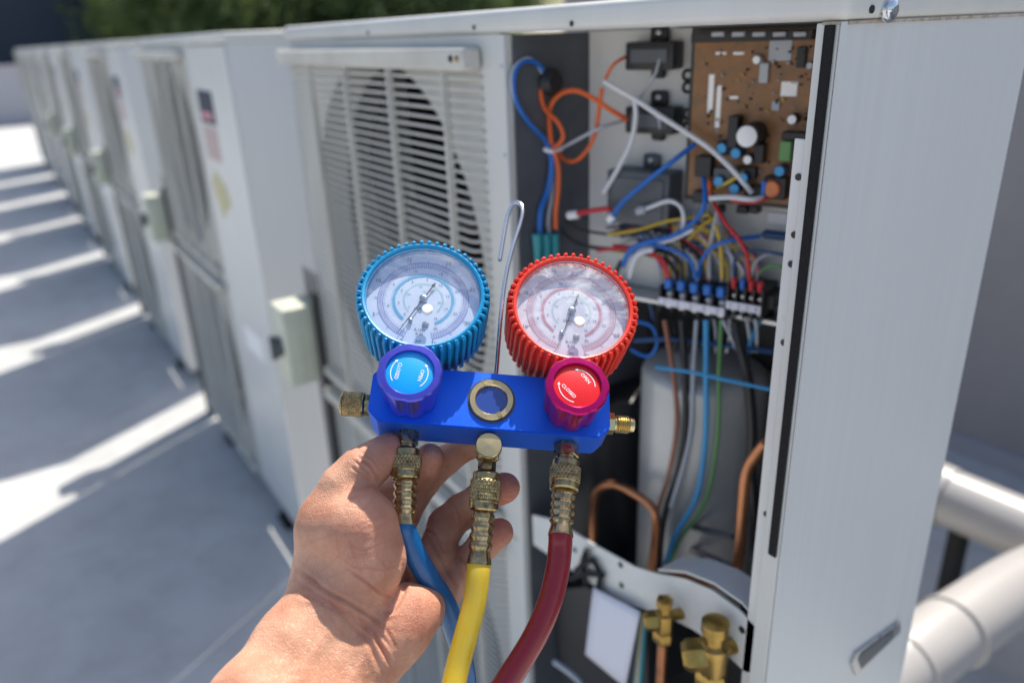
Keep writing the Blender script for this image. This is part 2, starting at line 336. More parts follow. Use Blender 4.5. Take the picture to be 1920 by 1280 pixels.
def make_unit(opened, individual):
    root = empty('outdoor_unit')
    lid = MB().box(-W-.004, .004, -.004, DEP+.004, H-LIP, H, .006, 4)
    obj('lid', lid, 'white_paint', root)
    bp = MB().box(-W, 0, .002, DEP, .045, .075, .002); obj('base_pan', bp, 'white_paint', root)
    fp = MB(); plate_hole(fp, -W+.001, -.352, .64, 1.197, -.6425, .934, FR+.002, .0)
    fp.box(-W+.001, -.352, .0, .004, 1.1971, H-LIP-.0005)
    obj('upper_front_panel', fp, 'white_paint', root, recalc=False)
    fp = MB(); plate_hole(fp, -W+.001, -.352, .076, .6385, -.6425, .355, FR, .0); obj('lower_front_panel', fp, 'white_paint', root, recalc=False)
    obj('left_side_panel', MB().box(-W, -W+.002, .003, DEP-.002, .076, H-LIP-.0005), 'side_paint', root)
    obj('right_side_panel', MB().box(-.0015, 0, .0, DEP, .076, H-LIP-.0005), 'side_paint', root)
    obj('condenser_coil', MB().box(-W+.01, -.35, DEP-.03, DEP-.004, .078, H-LIP-.01), 'coil', root)
    obj('partition', MB().box(-.3400, -.3380, .005, DEP-.032, .078, H-LIP-.002), 'dark_gray', root)
    obj('front_post', MB().box(-.352, -.341, -.003, .006, .076, H-LIP-.001, .001), 'white_paint', root)
    fan(root, .934); fan(root, .355)
    sl = obj('slat', slat_mb(), 'grille_plastic', None)
    make_grille(root, .665, 1.166, individual, sl); make_grille(root, .085, .605, individual, sl)
    bpy.data.objects.remove(sl)
    for fx in (-.1959, -W+.1959):
        for fy in (.02, DEP-.03):
            ft = MB().box(fx-.035, fx+.035, fy-.03, fy+.03, .0, .018, .003); ft.box(fx-.022, fx+.022, fy-.018, fy+.018, .0181, .045, .002)
            obj('rubber_foot', ft, 'black_rubber', root)
    if not opened:
        sp = MB().box(-.339, -.002, -.003, .0, .42, 1.196, .001); obj('service_panel', sp, 'panel_paint', root)
        sp = MB().box(-.339, -.002, -.003, .0, .078, .4185, .001); obj('lower_service_panel', sp, 'panel_paint', root)
        lb = obj('rating_label', MB().box(-.30, -.17, -.0042, -.0032, 1.035, 1.105), 'navy_wall', root)
        obj('red_panel', MB().box(-.285, -.19, -.0048, -.0043, 1.045, 1.06), 'ink_red', lb)
        obj('paper_label', MB().box(-.30, -.18, -.0042, -.0032, .955, 1.028), 'ink_red2', root)
        obj('warning_label', MB().prism([(-.31, .895), (-.27, .93), (-.19, .905), (-.16, .865), (-.21, .845), (-.25, .82), (-.29, .86)], 'y', -.0042, -.0032), 'label_yellow', root)
        obj('white_label', MB().box(-.25, -.10, -.0042, -.0032, .50, .56), 'print_white', root)
    return root
mat('ink_red2', (.58, .45, .43), .6, noise=.2, nscale=60); mat('label_yellow', (.62, .57, .33), .6, noise=.2, nscale=60)
u1 = make_unit(True, True)
tag(u1, 'nearest white outdoor unit with its service panel off, circuit board and wiring exposed', 'air conditioner', 'row of outdoor units')
u2 = make_unit(False, True); u2.location = (-PITCH, 0, 0)
tag(u2, 'closed white outdoor unit second in the row, just left of the open one', 'air conditioner', 'row of outdoor units')
u3 = copy_tree(u2); u3.location = (-2*PITCH, 0, 0); tag(u3, 'closed white outdoor unit third in the row, its fan grille seen edge on')
u4 = make_unit(False, False); u4.location = (-3*PITCH, 0, 0)
tag(u4, 'closed white outdoor unit fourth in the row from the open one', 'air conditioner', 'row of outdoor units')
for i, o_ in enumerate(('fifth', 'sixth', 'seventh', 'eighth and farthest, added for its shadow,')):  # the eighth unit is added to carry the row's shadow farther along the roof
    c = copy_tree(u4); c.location = (-(4+i)*PITCH, 0, 0); tag(c, 'closed white outdoor unit, %s in the row from the open one' % o_)

# isolator boxes on black conduit at the left end of each unit
def make_iso():
    r = empty('isolator_box'); tag(r, 'x', 'switch box', 'pale green isolator boxes in the gaps')
    obj('housing', MB().box(-.070, 0, -.072, -.002, .005, .150, .006, 2), 'cream_plastic', r)
    obj('lid_seam', MB().box(-.0712, .0012, -.050, -.047, .006, .149, .001), 'cream_plastic', r)
    hd = MB().lathe([(.018, 0), (.018, .008), (.012, .010)], 20, Matrix.Translation((-.035, -.072, .075))@Matrix.Rotation(PI/2, 4, 'X')); hd.box(-.040, -.030, -.090, -.080, .053, .097, .002)
    obj('switch_handle', hd, 'dark_gray', r)
    obj('conduit', MB().tube([(.0065, -.012, -.60), (.0065, -.012, -.3), (.0065, -.012, .17)], .0085, 12), 'black_plastic', r)
    obj('mounting_rail', MB().box(-.075, .0, -.0019, .004, -.62, .20), 'dark_gray', r)
    return r
names = ['nearest pale green isolator box, left of the open unit', 'second pale green isolator box from the open unit, beside the second unit', 'third isolator box along the row, left of the third unit',
         'fourth isolator box along the row, small and blurred', 'fifth and farthest isolator box along the row']
iso = make_iso()
for i in range(5):
    c = iso if i == 0 else copy_tree(iso)
    c.location = (-W-.012-i*PITCH, -.0, .625); tag(c, names[i])

# ------------------------------------------------------------------ inside the open unit
YP = .092
# the electrical plate stands at an angle: its own frame turns about the partition edge
TH = math.radians(20)
PL = Matrix.Translation((-.3375, YP, 0))@Matrix.Rotation(TH, 4, 'Z')@Matrix.Translation((.3375, -YP, 0)); PLI = PL.inverted()
def onp(x, y, v=0.):
    o = PLI@CP; d = PLI.to_3x3()@ray(x, y); return o+d*((v-o.y)/d.y)
def onb(x, y, v=0.): return PL@onp(x, y, v)
PXR = onp(1549, 200, YP).x
def tilt(o): o.matrix_local = PL.copy(); return o
def P(x, y, d=YP): return ony(x, y, d)
def pxbox(mb, x0, y0, x1, y1, yf, yb, b=.0008):
    # box whose front face spans two photo pixels on the plane y=yf
    a = onp(x0, y0, yf); c = onp(x1, y1, yf)
    return mb.box(a.x, c.x, yf, yb, c.z, a.z, b)
elec_panel = MB().box(-.337, PXR, YP, YP+.002, .952, H-LIP-.002)
ep = tilt(obj('electrical_plate', elec_panel, 'plate_paint', u1))
lip_ = MB().box(-.337, PXR, YP-.03, YP+.0, .9465, .9515, .001); tilt(obj('plate_lip', lip_, 'steel', u1))
obj('rear_plate', MB().box(-.337, -.002, DEP-.006, DEP-.003, .078, H-LIP-.001), 'plate_paint2' if False else 'panel_paint', u1)
# right hand flange: light strip, black foam, holed bracket
obj('flange', MB().box(-.0165, -.0021, -.001, .014, .078, H-LIP-.001, .0006), 'white_paint', u1)
fo = MB(); a0 = ony(1553, 45, -.0012); a1 = ony(1461, 1048, -.0012)
fo.box(-.0100, -.0032, -.0032, -.0012, a1.z, H-LIP-.002, .0006); obj('foam_strip', fo, 'foam', u1)
br = MB(); t0 = ony(1505, 262, .002); br.box(ony(1489, 262, .004).x, ony(1519, 262, .004).x, .004, .0055, .30, t0.z, .0006)
bo = obj('holed_bracket', br, 'plate_paint', u1)
for px, py in ((1498, 332), (1490, 440), (1484, 495), (1470, 642), (1437, 963)):
    q = ony(px, py, .004)
    obj('hole', MB().lathe([(.0022, 0), (.0022, .0008)], 12, Matrix.Translation((q.x, .0038, q.z))@Matrix.Rotation(PI/2, 4, 'X')), 'black_plastic', bo)
# screws in the lid lip and posts
def screw(x, z, y, mt='steel', r=.0035, par=u1, nm='screw'):
    mb = MB().lathe([(r, 0), (r*.95, r*.35), (r*.6, r*.6), (r*.15, r*.66)], 16, Matrix.Translation((x, y, z))@Matrix.Rotation(PI/2, 4, 'X'))
    return obj(nm, mb, mt, par)
for px, py in ((690, 62), (889, 52), (1072, 45)):
    q = ony(px, py, -.0042); screw(q.x, min(q.z, H-.006), -.0042, 'black_plastic', .0022, nm='lip_hole')
q = ony(1666, 18, 0); q = onx(1666, 19, .004)
mb = MB().lathe([(.007, 0), (.007, .001), (.0055, .0012), (.0055, .003), (.003, .0045), (.001, .0046)], 24, Matrix.Translation((.004, q.y, q.z))@Matrix.Rotation(PI/2, 4, 'Y')); obj('bolt', mb, 'chrome', u1)
q = onx(1634, 18, .004); mb = MB().lathe([(.0022, 0), (.0022, .0007)], 16, Matrix.Translation((.004, q.y, q.z))@Matrix.Rotation(PI/2, 4, 'Y')); obj('lip_hole', mb, 'black_plastic', u1)
screw(-.405, 1.1775, -.023, 'black_plastic', .0035); screw(-.393, 1.1775, -.0232, 'brass_valve', .003)
for z in (1.17, 1.09): screw(-.3465, z, -.003, 'steel', .0022)
# handle recess at the lower side panel
hr = [onx(x, y, .0) for x, y in ((1592, 1240), (1600, 1222), (1682, 1163), (1684, 1180), (1600, 1262))]
mb = MB().prism([(p.y, p.z) for p in hr], 'x', .0003, .003); h1 = obj('hand_hold', mb, 'steel', u1)
cen = sum(hr, Vector())/5
mb = MB().prism([(cen.y+(p.y-cen.y)*.72, cen.z+(p.z-cen.z)*.72) for p in hr], 'x', .0031, .0036); obj('recess', mb, 'dark_gray', h1)

obj('rust_seam', MB().box(.0003, .0012, .004, DEP-.002, H-LIP-.0022, H-LIP-.0004), 'rust', u1)
obj('rust_seam', MB().box(-.012, -.0015, -.0016, -.0003, H-LIP-.0022, H-LIP-.0004), 'rust', u1)
# circuit board
pa = onp(1304, 66, .068); pb = onp(1480, 384, .068)
PX0, PX1, PZ0, PZ1 = pa.x, onp(1543, 200, .068).x, pb.z, 1.194
pcb = empty('circuit_board'); pcb.parent = u1; pcb.matrix_local = PL@Matrix.Translation((0, .068, 0))
def pxy(x, y): q = onp(x, y, .068); return q.x, q.z
pb_ = obj('board', MB().box(PX0, PX1, 0, .0018, PZ0, PZ1), 'pcb_brown', pcb)
obj('board_tray', MB().box(PX0-.004, PX1+.002, .0019, .012, PZ0-.004, PZ1+.003), 'pcb_dark', pcb)
def chip(x0, y0, x1, y1, h, mt, nm='chip'):
    a = pxy(x0, y0); c = pxy(x1, y1); cx = sorted((a[0], c[0])); cz = sorted((a[1], c[1])); obj(nm, MB().box(cx[0], cx[1], -h, -.0001, cz[0], cz[1], min(.0006, h*.3)), mt, pcb)
def capac(x, y, r, h, mt, top, nm='capacitor'):
    c = pxy(x, y); mt_ = Matrix.Translation((c[0], 0, c[1]))@Matrix.Rotation(PI/2, 4, 'X')
    obj(nm, MB().lathe([(r, 0), (r, h-.0005), (r*.9, h)], 20, mt_), mt, pcb)
    obj('capacitor_top', MB().lathe([(r*.86, h+.0001), (r*.82, h+.0004)], 20, mt_), top, pcb)
chip(1305, 62, 1530, 74, .010, 'black_plastic', 'connector_row')
for i in range(5): chip(1345+i*38, 60, 1368+i*38, 68, .0125, 'wire_gray', 'connector')
chip(1444, 74, 1483, 114, .0006, 'wire_gray', 'sticker'); chip(1466, 153, 1494, 181, .0008, 'print_white', 'sticker')
chip(1427, 118, 1441, 156, .003, 'wire_gray'); chip(1497, 88, 1511, 127, .003, 'black_plastic'); chip(1448, 190, 1461, 208, .0008, 'wire_gray', 'sticker')
for x, y, x1, y1 in ((1330, 140, 1336, 212), (1342, 98, 1362, 103), (1375, 98, 1395, 103), (1345, 160, 1349, 240), (1368, 180, 1384, 186)): chip(x, y, x1, y1, .0004, 'print_white', 'silk_print')
chip(1376, 215, 1390, 275, .012, 'black_plastic', 'heat_sink'); chip(1421, 268, 1437, 305, .009, 'black_plastic'); chip(1473, 245, 1528, 262, .010, 'black_plastic')
chip(1352, 262, 1386, 290, .008, 'black_plastic', 'relay'); chip(1312, 290, 1340, 330, .010, 'black_plastic', 'relay'); chip(1345, 312, 1382, 350, .008, 'dark_gray', 'relay')
chip(1470, 262, 1488, 300, .010, 'wire_green', 'relay'); chip(1440, 328, 1478, 372, .010, 'black_plastic', 'choke'); chip(1306, 355, 1330, 380, .008, 'black_plastic')
chip(1385, 310, 1420, 335, .006, 'pcb_dark'); chip(1400, 345, 1432, 378, .006, 'pcb_dark'); chip(1330, 335, 1336, 368, .005, 'wire_orange', 'resistor')
capac(1418, 250, .010, .022, 'black_plastic', 'print_white'); capac(1411, 296, .0042, .012, 'black_plastic', 'print_white'); capac(1492, 222, .0042, .010, 'black_plastic', 'print_white')
capac(1424, 112, .0035, .007, 'wire_gray', 'print_white'); capac(1523, 123, .003, .007, 'black_plastic', 'wire_gray')
for x, y in ((1363, 275), (1389, 284), (1470, 317), (1357, 336), (1386, 350), (1402, 330)): capac(x, y, .0048, .012, 'wire_darkblue', 'wire_skyblue')
capac(1455, 350, .007, .012, 'wire_orange', 'copper', 'coil'); chip(1438, 334, 1444, 362, .013, 'wire_blue')
rnd = random.Random(3)
for i in range(150):
    x = rnd.uniform(1318, 1520); y = rnd.uniform(85, 370)
    chip(x, y, x+rnd.uniform(2, 6), y+rnd.uniform(2, 6), rnd.uniform(.0008, .004), rnd.choice(['black_plastic', 'wire_gray', 'pcb_dark', 'wire_yellow', 'wire_brown']), 'component')
for y in (142, 165, 215, 240):
    q = onp(1292, y, .080); obj('edge_clip', MB().tube([(q.x+.006, .017, q.z+.004), (q.x-.003, .010, q.z+.004), (q.x-.003, .010, q.z-.003), (q.x+.006, .017, q.z-.003)], .0016, 6), 'black_plastic', pcb)
# relays / transformer boxes on the plate
def modbox(x0, y0, x1, y1, depth, nm, ear=True, mt='black_plastic', face='dark_gray'):
    yf = YP-depth; a = onp(x0, y0, yf); c = onp(x1, y1, yf); r = empty(nm); r.parent = u1; r.matrix_local = PL.copy()
    obj('case', MB().box(a.x, c.x, yf, YP-.0005, c.z, a.z, .002, 2), mt, r)
    obj('face', MB().box(a.x+.006, c.x-.006, yf-.0012, yf-.0001, c.z+.006, a.z-.006, .0005), face, r)
    if ear:
        mx = (a.x+c.x)/2; obj('mounting_ear', MB().box(mx-.008, mx+.010, YP-.006, YP-.0006, a.z-.001, a.z+.013, .003, 2), mt, r); obj('ear', MB().box(mx-.006, mx+.008, YP-.006, YP-.0006, c.z-.008, c.z+.001, .002), mt, r)
        screw(mx+.001, a.z+.007, YP-.0062, 'steel', .003, r)
    return r
modbox(1172, 80, 1262, 132, .022, 'relay_block'); modbox(1172, 200, 1262, 254, .022, 'relay_block'); modbox(1138, 318, 1252, 430, .030, 'transformer', True, 'dark_gray', 'dark_gray')
# terminal blocks
def terminal(x0, x1, n, colr, nm):
    yf = .055; r = empty(nm); r.parent = u1; r.matrix_local = PL.copy()
    a = onp(x0, 535, yf); c = onp(x1, 600, yf); wv = (c.x-a.x)/n
    obj('block_base', MB().box(a.x-.001, c.x+.001, yf+.006, YP-.0005, c.z, a.z, .001), 'black_plastic', r)
    for i in range(n+1): obj('divider', MB().box(a.x+i*wv-.0008, a.x+i*wv+.0008, yf-.003, yf+.006, c.z-.001, a.z+.001), 'black_plastic', r)
    for i in range(n):
        cx = a.x+(i+.5)*wv
        obj('terminal_screw', MB().lathe([(wv*.33, 0), (wv*.33, .002), (wv*.2, .003)], 14, Matrix.Translation((cx, yf+.006, a.z-.010))@Matrix.Rotation(PI/2, 4, 'X')), 'steel', r)
        obj('spade_sleeve', MB().box(cx-wv*.32, cx+wv*.32, yf-.001, yf+.005, a.z-.003, a.z+.008, .0015), colr[i % len(colr)], r)
        obj('lower_screw', MB().lathe([(wv*.3, 0), (wv*.3, .002)], 14, Matrix.Translation((cx, yf+.006, c.z+.004))@Matrix.Rotation(PI/2, 4, 'X')), 'steel', r)
    zz = (a.z*.38+c.z*.62)
    sr = obj('number_strip', MB().box(a.x, c.x, yf-.0045, yf-.0031, zz-.0035, zz+.0035), 'paper', r)
    mb = MB()
    for i in range(n): text(str(i+1), .006, Matrix.Translation((a.x+(i+.5)*wv, yf-.0047, zz))@Matrix.Rotation(PI/2, 4, 'X'), mb)
    obj('numbers', mb, 'ink_black', sr, angle=0)
terminal(1240, 1360, 5, ['wire_blue'], 'terminal_block'); terminal(1367, 1427, 4, ['wire_red', 'wire_blue', 'wire_red', 'wire_red'], 'terminal_block')
mb = MB(); pxbox(mb, 1429, 552, 1450, 582, .062, YP-.001); tilt(obj('block_end_bracket', mb, 'black_plastic', u1))
mb = MB(); pxbox(mb, 1425, 432, 1476, 454, .070, .080, .003); tilt(obj('inline_connector', mb, 'wire_darkblue', u1))
mb = MB(); pxbox(mb, 1270+170, 398, 1478, 422, YP-.002, YP-.0005, .0002); tilt(obj('white_sticker', mb, 'print_white', u1))
for x0, x1 in ((1380, 1400), (1404, 1420), (1340, 1352)):
    mb = MB(); pxbox(mb, x0, 386, x1, 402, .072, .084); tilt(obj('plug', mb, 'black_plastic', u1))
mb = MB(); 
# wires
def wire(pts, colr, r=.0019, d0=.06, d1=None, nm='wire', par=u1, pf=None):
    pf = pf or onb
    n = len(pts); d1 = d0 if d1 is None else d1; r *= .86
    def wp(p, i):
        q = pf(p[0], p[1], p[2] if len(p) > 2 else d0+(d1-d0)*i/(n-1))
        return q if q.x > -.3375+r*1.2 else onx(p[0], p[1], -.3375+r*1.2)
    obj(nm, MB().tube([wp(p, i) for i, p in enumerate(pts)], r, 8, smooth=5), 'wire_'+colr, par)
wire([(1025, 150, .09), (1012, 124), (990, 114), (970, 126), (963, 160), (972, 200), (1000, 240), (1022, 262), (1030, 290)], 'blue', .0026, .04)
wire([(1020, 146, .09), (1005, 118), (985, 110), (962, 130), (960, 170), (980, 215), (1012, 250), (1032, 280)], 'gray', .0018, .045)
wire([(1018, 150, .09), (1014, 175), (1022, 205), (1045, 228), (1056, 252), (1050, 268), (1040, 275)], 'orange', .0024, .04)
wire([(1034, 270), (1030, 235), (1032, 200), (1050, 177), (1078, 170), (1108, 182), (1140, 203), (1176, 225, .072)], 'orange', .0028, .04, .06)
wire([(1129, 165), (1124, 200), (1116, 250), (1100, 283), (1078, 302), (1056, 298), (1046, 282)], 'orange', .0023, .055)
wire([(1173, 107, .074), (1150, 122), (1134, 150)], 'orange', .0018, .06)
wire([(1036, 272), (1046, 310), (1047, 350), (1042, 400), (1042, 430)], 'orange', .0026, .04)
wire([(1030, 270), (1035, 310), (1028, 355), (1014, 395), (1012, 440)], 'blue', .0034, .04)
wire([(1034, 272), (1037, 315), (1034, 370), (1028, 410), (1030, 445)], 'gray', .0026, .045)
wire([(1038, 272), (1042, 330), (1038, 400), (1050, 440)], 'darkblue', .002, .05)
wire([(1054, 277), (1090, 258), (1125, 240), (1170, 226, .074)], 'gray', .0020, .05)
wire([(1133, 153), (1165, 172), (1190, 186), (1235, 216), (1285, 248), (1330, 278), (1375, 320), (1410, 362, .06)], 'white', .0027, .055)
wire([(1190, 190), (1192, 220), (1183, 268), (1158, 318), (1132, 362)], 'white', .0027, .06)
wire([(1237, 112, .07), (1228, 140), (1208, 172), (1196, 190)], 'gray', .0018, .065)
wire([(1190, 188), (1215, 200), (1235, 222), (1238, 240, .07)], 'gray', .0018, .06)
wire([(1303, 270, .06), (1262, 302), (1215, 338), (1175, 372), (1155, 396), (1147, 418)], 'blue', .0028, .045)
wire([(1072, 402), (1105, 396), (1145, 391)], 'red', .0030, .05)
wire([(1200, 396), (1225, 386), (1255, 377), (1276, 388), (1282, 410), (1280, 430)], 'white', .0022, .055)
wire([(1318, 320, .066), (1322, 370), (1314, 400), (1285, 430), (1250, 446), (1205, 456), (1180, 470), (1168, 498)], 'blue', .0026, .05)
wire([(1168, 500), (1182, 474), (1215, 458), (1265, 470), (1295, 490), (1305, 522)], 'blue', .0022, .05)
wire([(1300, 430), (1262, 448), (1215, 462), (1190, 480), (1178, 510)], 'white', .0022, .052)
wire([(1120, 470), (1160, 466), (1200, 470), (1240, 484), (1255, 520)], 'red', .0020, .055)
wire([(1150, 460), (1205, 468), (1238, 490), (1252, 522)], 'red', .0020, .058)
wire([(1050, 430), (1080, 455), (1120, 465), (1180, 470), (1250, 488), (1270, 520)], 'black', .0024, .06)
wire([(1190, 470), (1245, 472), (1275, 492), (1278, 522)], 'black', .0022, .06)
wire([(1140, 440), (1200, 430), (1250, 415), (1300, 408), (1330, 402)], 'yellow', .0019, .062)
wire([(1330, 400, .07), (1345, 430), (1352, 470), (1354, 522)], 'yellow', .0020, .058)
wire([(1290, 450), (1320, 420), (1345, 405)], 'yellow', .0018, .066)
wire([(1338, 380, .06), (1362, 420), (1388, 452), (1402, 485), (1405, 525)], 'red', .0022, .052)
wire([(1310, 522), (1314, 492), (1335, 464), (1370, 450), (1425, 443, .072)], 'blue', .0022, .055)
wire([(1378, 528), (1376, 500), (1385, 475), (1420, 470), (1470, 478)], 'darkblue', .0018, .06)
wire([(1390, 528), (1392, 505), (1365, 470), (1348, 420), (1342, 385)], 'gray', .0018, .062)
wire([(1330, 522), (1330, 480), (1338, 430), (1345, 395)], 'gray', .0020, .06)
wire([(1418, 528), (1428, 508), (1450, 498), (1474, 503)], 'green', .0018, .065)
wire([(1280, 410), (1262, 440), (1240, 462), (1180, 480)], 'gray', .0016, .07)
wire([(1060, 415), (1090, 430), (1150, 440), (1215, 432), (1262, 410)], 'black', .0016, .07)
wire([(1330, 372), (1370, 370), (1410, 374), (1432, 368, .06)], 'white', .0026, .05)
wire([(1370, 376), (1410, 380), (1440, 372, .06)], 'red', .0018, .055)
wire([(1345, 352, .06), (1372, 338), (1395, 322, .06)], 'yellow', .0018, .055)
wire([(1180, 520), (1195, 480), (1225, 468)], 'white', .0026, .045)
wire([(1165, 490), (1150, 530), (1175, 560), (1210, 560)], 'black', .003, .07)
wire([(1478, 480), (1450, 474), (1420, 488), (1408, 520)], 'gray', .0017, .064)
rnd = random.Random(5)
for i in range(40):
    x0 = rnd.uniform(1130, 1320); y0 = rnd.uniform(420, 470); x1 = rnd.uniform(1240, 1425)
    wire([(x0, y0), ((x0+x1)/2+rnd.uniform(-25, 25), y0+rnd.uniform(-25, 15)), (x1-8, 480+rnd.uniform(-8, 8)), (x1, 528)], rnd.choice(['gray', 'white', 'black', 'blue', 'red', 'darkblue', 'yellow', 'black']), .0014, .074, .064)
# below the blocks
wire([(1246, 600), (1256, 660), (1267, 740), (1268, 810), (1254, 890), (1232, 960), (1226, 1010), (1217, 1062)], 'brown', .0028, .05, .018)
wire([(1278, 600), (1284, 690), (1285, 800), (1272, 880), (1250, 950), (1240, 1000), (1236, 1064)], 'black', .0040, .05, .018)
wire([(1306, 600), (1300, 690), (1296, 800), (1282, 870), (1258, 950)], 'gray', .0024, .055, .02)
wire([(1324, 600), (1324, 700), (1323, 820), (1306, 930), (1268, 1000), (1246, 1062)], 'skyblue', .0032, .05, .018)
wire([(1352, 600), (1348, 700), (1345, 820), (1322, 940), (1275, 1010), (1252, 1064)], 'green', .0024, .055, .02)
wire([(1378, 605), (1388, 650), (1403, 715), (1410, 800), (1408, 880), (1414, 970), (1412, 1110)], 'black', .0055, .045, .01)
wire([(1424, 600), (1404, 650), (1398, 670)], 'skyblue', .0024, .06)
wire([(1355, 600), (1375, 640), (1392, 680)], 'gray', .0020, .05)
wire([(1225, 600), (1215, 560), (1190, 560)], 'darkblue', .002, .07)
wire([(1183, 655), (1215, 668), (1232, 645), (1222, 612), (1190, 602)], 'blue', .0020, .06)
wire([(1190, 638), (1260, 636), (1350, 646), (1450, 660)], 'darkblue', .0028, .058)
wire([(1230, 688), (1300, 698), (1380, 716), (1455, 732)], 'skyblue', .0020, .02)
for x in (1262, 1292, 1338, 1366, 1400, 1415):
    wire([(x, 598), (x+4, 622), (x+rnd.uniform(-10, 10), 660)], rnd.choice(['black', 'gray', 'white']), .0018, .055, .065)
# grommet, teal sleeves and clip on the dark partition
gq = onx(1030, 155, -.335); obj('grommet', MB().lathe([(.012, 0), (.013, .004), (.008, .012)], 20, Matrix.Translation((-.336, gq.y, gq.z))@Matrix.Rotation(PI/2, 4, 'Y')), 'black_plastic', u1)
for x in (1006, 1022, 1038):
    mb = MB().tube([onx(x, 438, -.331), onx(x+2, 462, -.331), onx(x+2, 490, -.331)], [.005, .0045, .003], 8); obj('crimp_sleeve', mb, 'wire_teal', u1)
mb = MB().tube([onx(1020, 280, -.328), onx(1036, 284, -.326), onx(1054, 278, -.328)], .002, 8); obj('cable_tie', mb, 'print_white', u1)
mb = MB().tube([onb(1066, 404, .05), onb(1084, 402, .05)], .0042, 8); obj('crimp_sleeve', mb, 'print_white', u1)
mb = MB().tube([onb(1143, 414, .045), onb(1150, 404, .045)], .004, 8); obj('crimp_sleeve', mb, 'print_white', u1)
mb = MB().tube([onb(1195, 396, .055), onb(1210, 392, .055)], .004, 8); obj('crimp_sleeve', mb, 'wire_gray', u1)
# compressor, accumulator
def vcyl(px0, px1, pyt, zb, yc, mt, nm, dome=.012):
    a = ony(px0, 850, yc); c = ony(px1, 850, yc); r = (c.x-a.x)/2; cx = (a.x+c.x)/2; zt = ony((px0+px1)/2, pyt, yc).z
    prof = [(r, zb)]+[(r*math.cos(t*PI/2/6), zt-dome+dome*math.sin(t*PI/2/6)) for t in range(6)]+[(.002, zt)]
    obj(nm, MB().lathe(prof, 40, Matrix.Translation((cx, yc, 0))), mt, u1); return cx, r, zt
vcyl(1035, 1215, 690, .52, .145, 'compressor_black', 'compressor_cover', .006)
cx, r, zt = vcyl(1232, 1405, 660, .60, .150, 'compressor_gray', 'accumulator', .02)
mb = MB().tube([ony(1265, 1018, .11), ony(1310, 1035, .10), ony(1370, 1062, .10)], .004, 8); obj('bright_rod', mb, 'steel', u1)
mb = MB().tube([ony(1262, 975, .11), ony(1310, 990, .10), ony(1375, 1005, .10)], .003, 8); obj('steel_rod', mb, 'dark_gray', u1)
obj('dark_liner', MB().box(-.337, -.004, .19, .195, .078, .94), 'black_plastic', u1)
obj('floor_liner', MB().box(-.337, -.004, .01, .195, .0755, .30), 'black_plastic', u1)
def cop(pts, r=.0046, d=.055, nm='copper_pipe'): obj(nm, MB().tube([ony(p[0], p[1], p[2] if len(p) > 2 else d) for p in pts], r, 12, smooth=6), 'copper', u1)
cop([(1114, 1060), (1112, 1010), (1112, 950), (1122, 917), (1150, 908), (1185, 922), (1222, 950), (1230, 985), (1222, 1080)])
cop([(1437, 830), (1420, 850), (1400, 885), (1392, 950), (1384, 1050), (1360, 1090), (1310, 1085), (1250, 1062)], .005)
cop([(1215, 940), (1245, 970), (1240, 1050)], .005, .10)
# lower bracket: curved flange of the valve plate
def plate_px(poly, yf, yb, mt, nm, par=u1):
    pts = [ony(x, y, yf) for x, y in poly]
    mb = MB().prism([(p.x, p.z) for p in pts], 'y', yf, yb); return obj(nm, mb, mt, par)
plate_px([(998, 965), (1040, 975), (1110, 1018), (1190, 1062), (1235, 1076), (1285, 1085), (1335, 1106), (1385, 1142), (1418, 1176), (1416, 1262), (1396, 1258), (1350, 1215), (1300, 1180), (1240, 1150), (1175, 1132), (1120, 1100), (1060, 1060), (1000, 1020)], .004, .0055, 'plate_paint', 'valve_plate')
fl = MB(); a = [(1235, 1066), (1285, 1070), (1340, 1092), (1392, 1128), (1424, 1166)]
for i in range(len(a)-1):
    p, q = ony(*a[i], .006), ony(*a[i+1], .006)
    fl.add([(p.x, .006, p.z), (q.x, .006, q.z), (q.x, .035, q.z), (p.x, .035, p.z), (p.x, .006, p.z-.002), (q.x, .006, q.z-.002), (q.x, .035, q.z-.002), (p.x, .035, p.z-.002)], [[0, 1, 2, 3], [7, 6, 5, 4], [0, 4, 5, 1], [3, 2, 6, 7]])
obj('plate_flange', fl, 'plate_paint', u1)
for x, y in ((1164, 1058), (1166, 1096), (1392, 1180), (1078, 1030)):
    p = ony(x, y, .004); obj('hole', MB().lathe([(.003, 0), (.003, .0008)], 12, Matrix.Translation((p.x, .0038, p.z))@Matrix.Rotation(PI/2, 4, 'X')), 'black_plastic', u1)
plate_px([(1035, 1105), (1100, 1100), (1215, 1165), (1215, 1300), (1060, 1300)], .03, .12, 'black_plastic', 'junction_cover')
for pts in ([(1100, 1030), (1092, 1060), (1100, 1095)], [(1080, 1068), (1110, 1050), (1125, 1080), (1118, 1110)], [(1070, 1085), (1095, 1075), (1130, 1078)]):
    obj('black_cable', MB().tube([ony(x, y, -.001) for x, y in pts], .003, 8), 'black_rubber', u1)
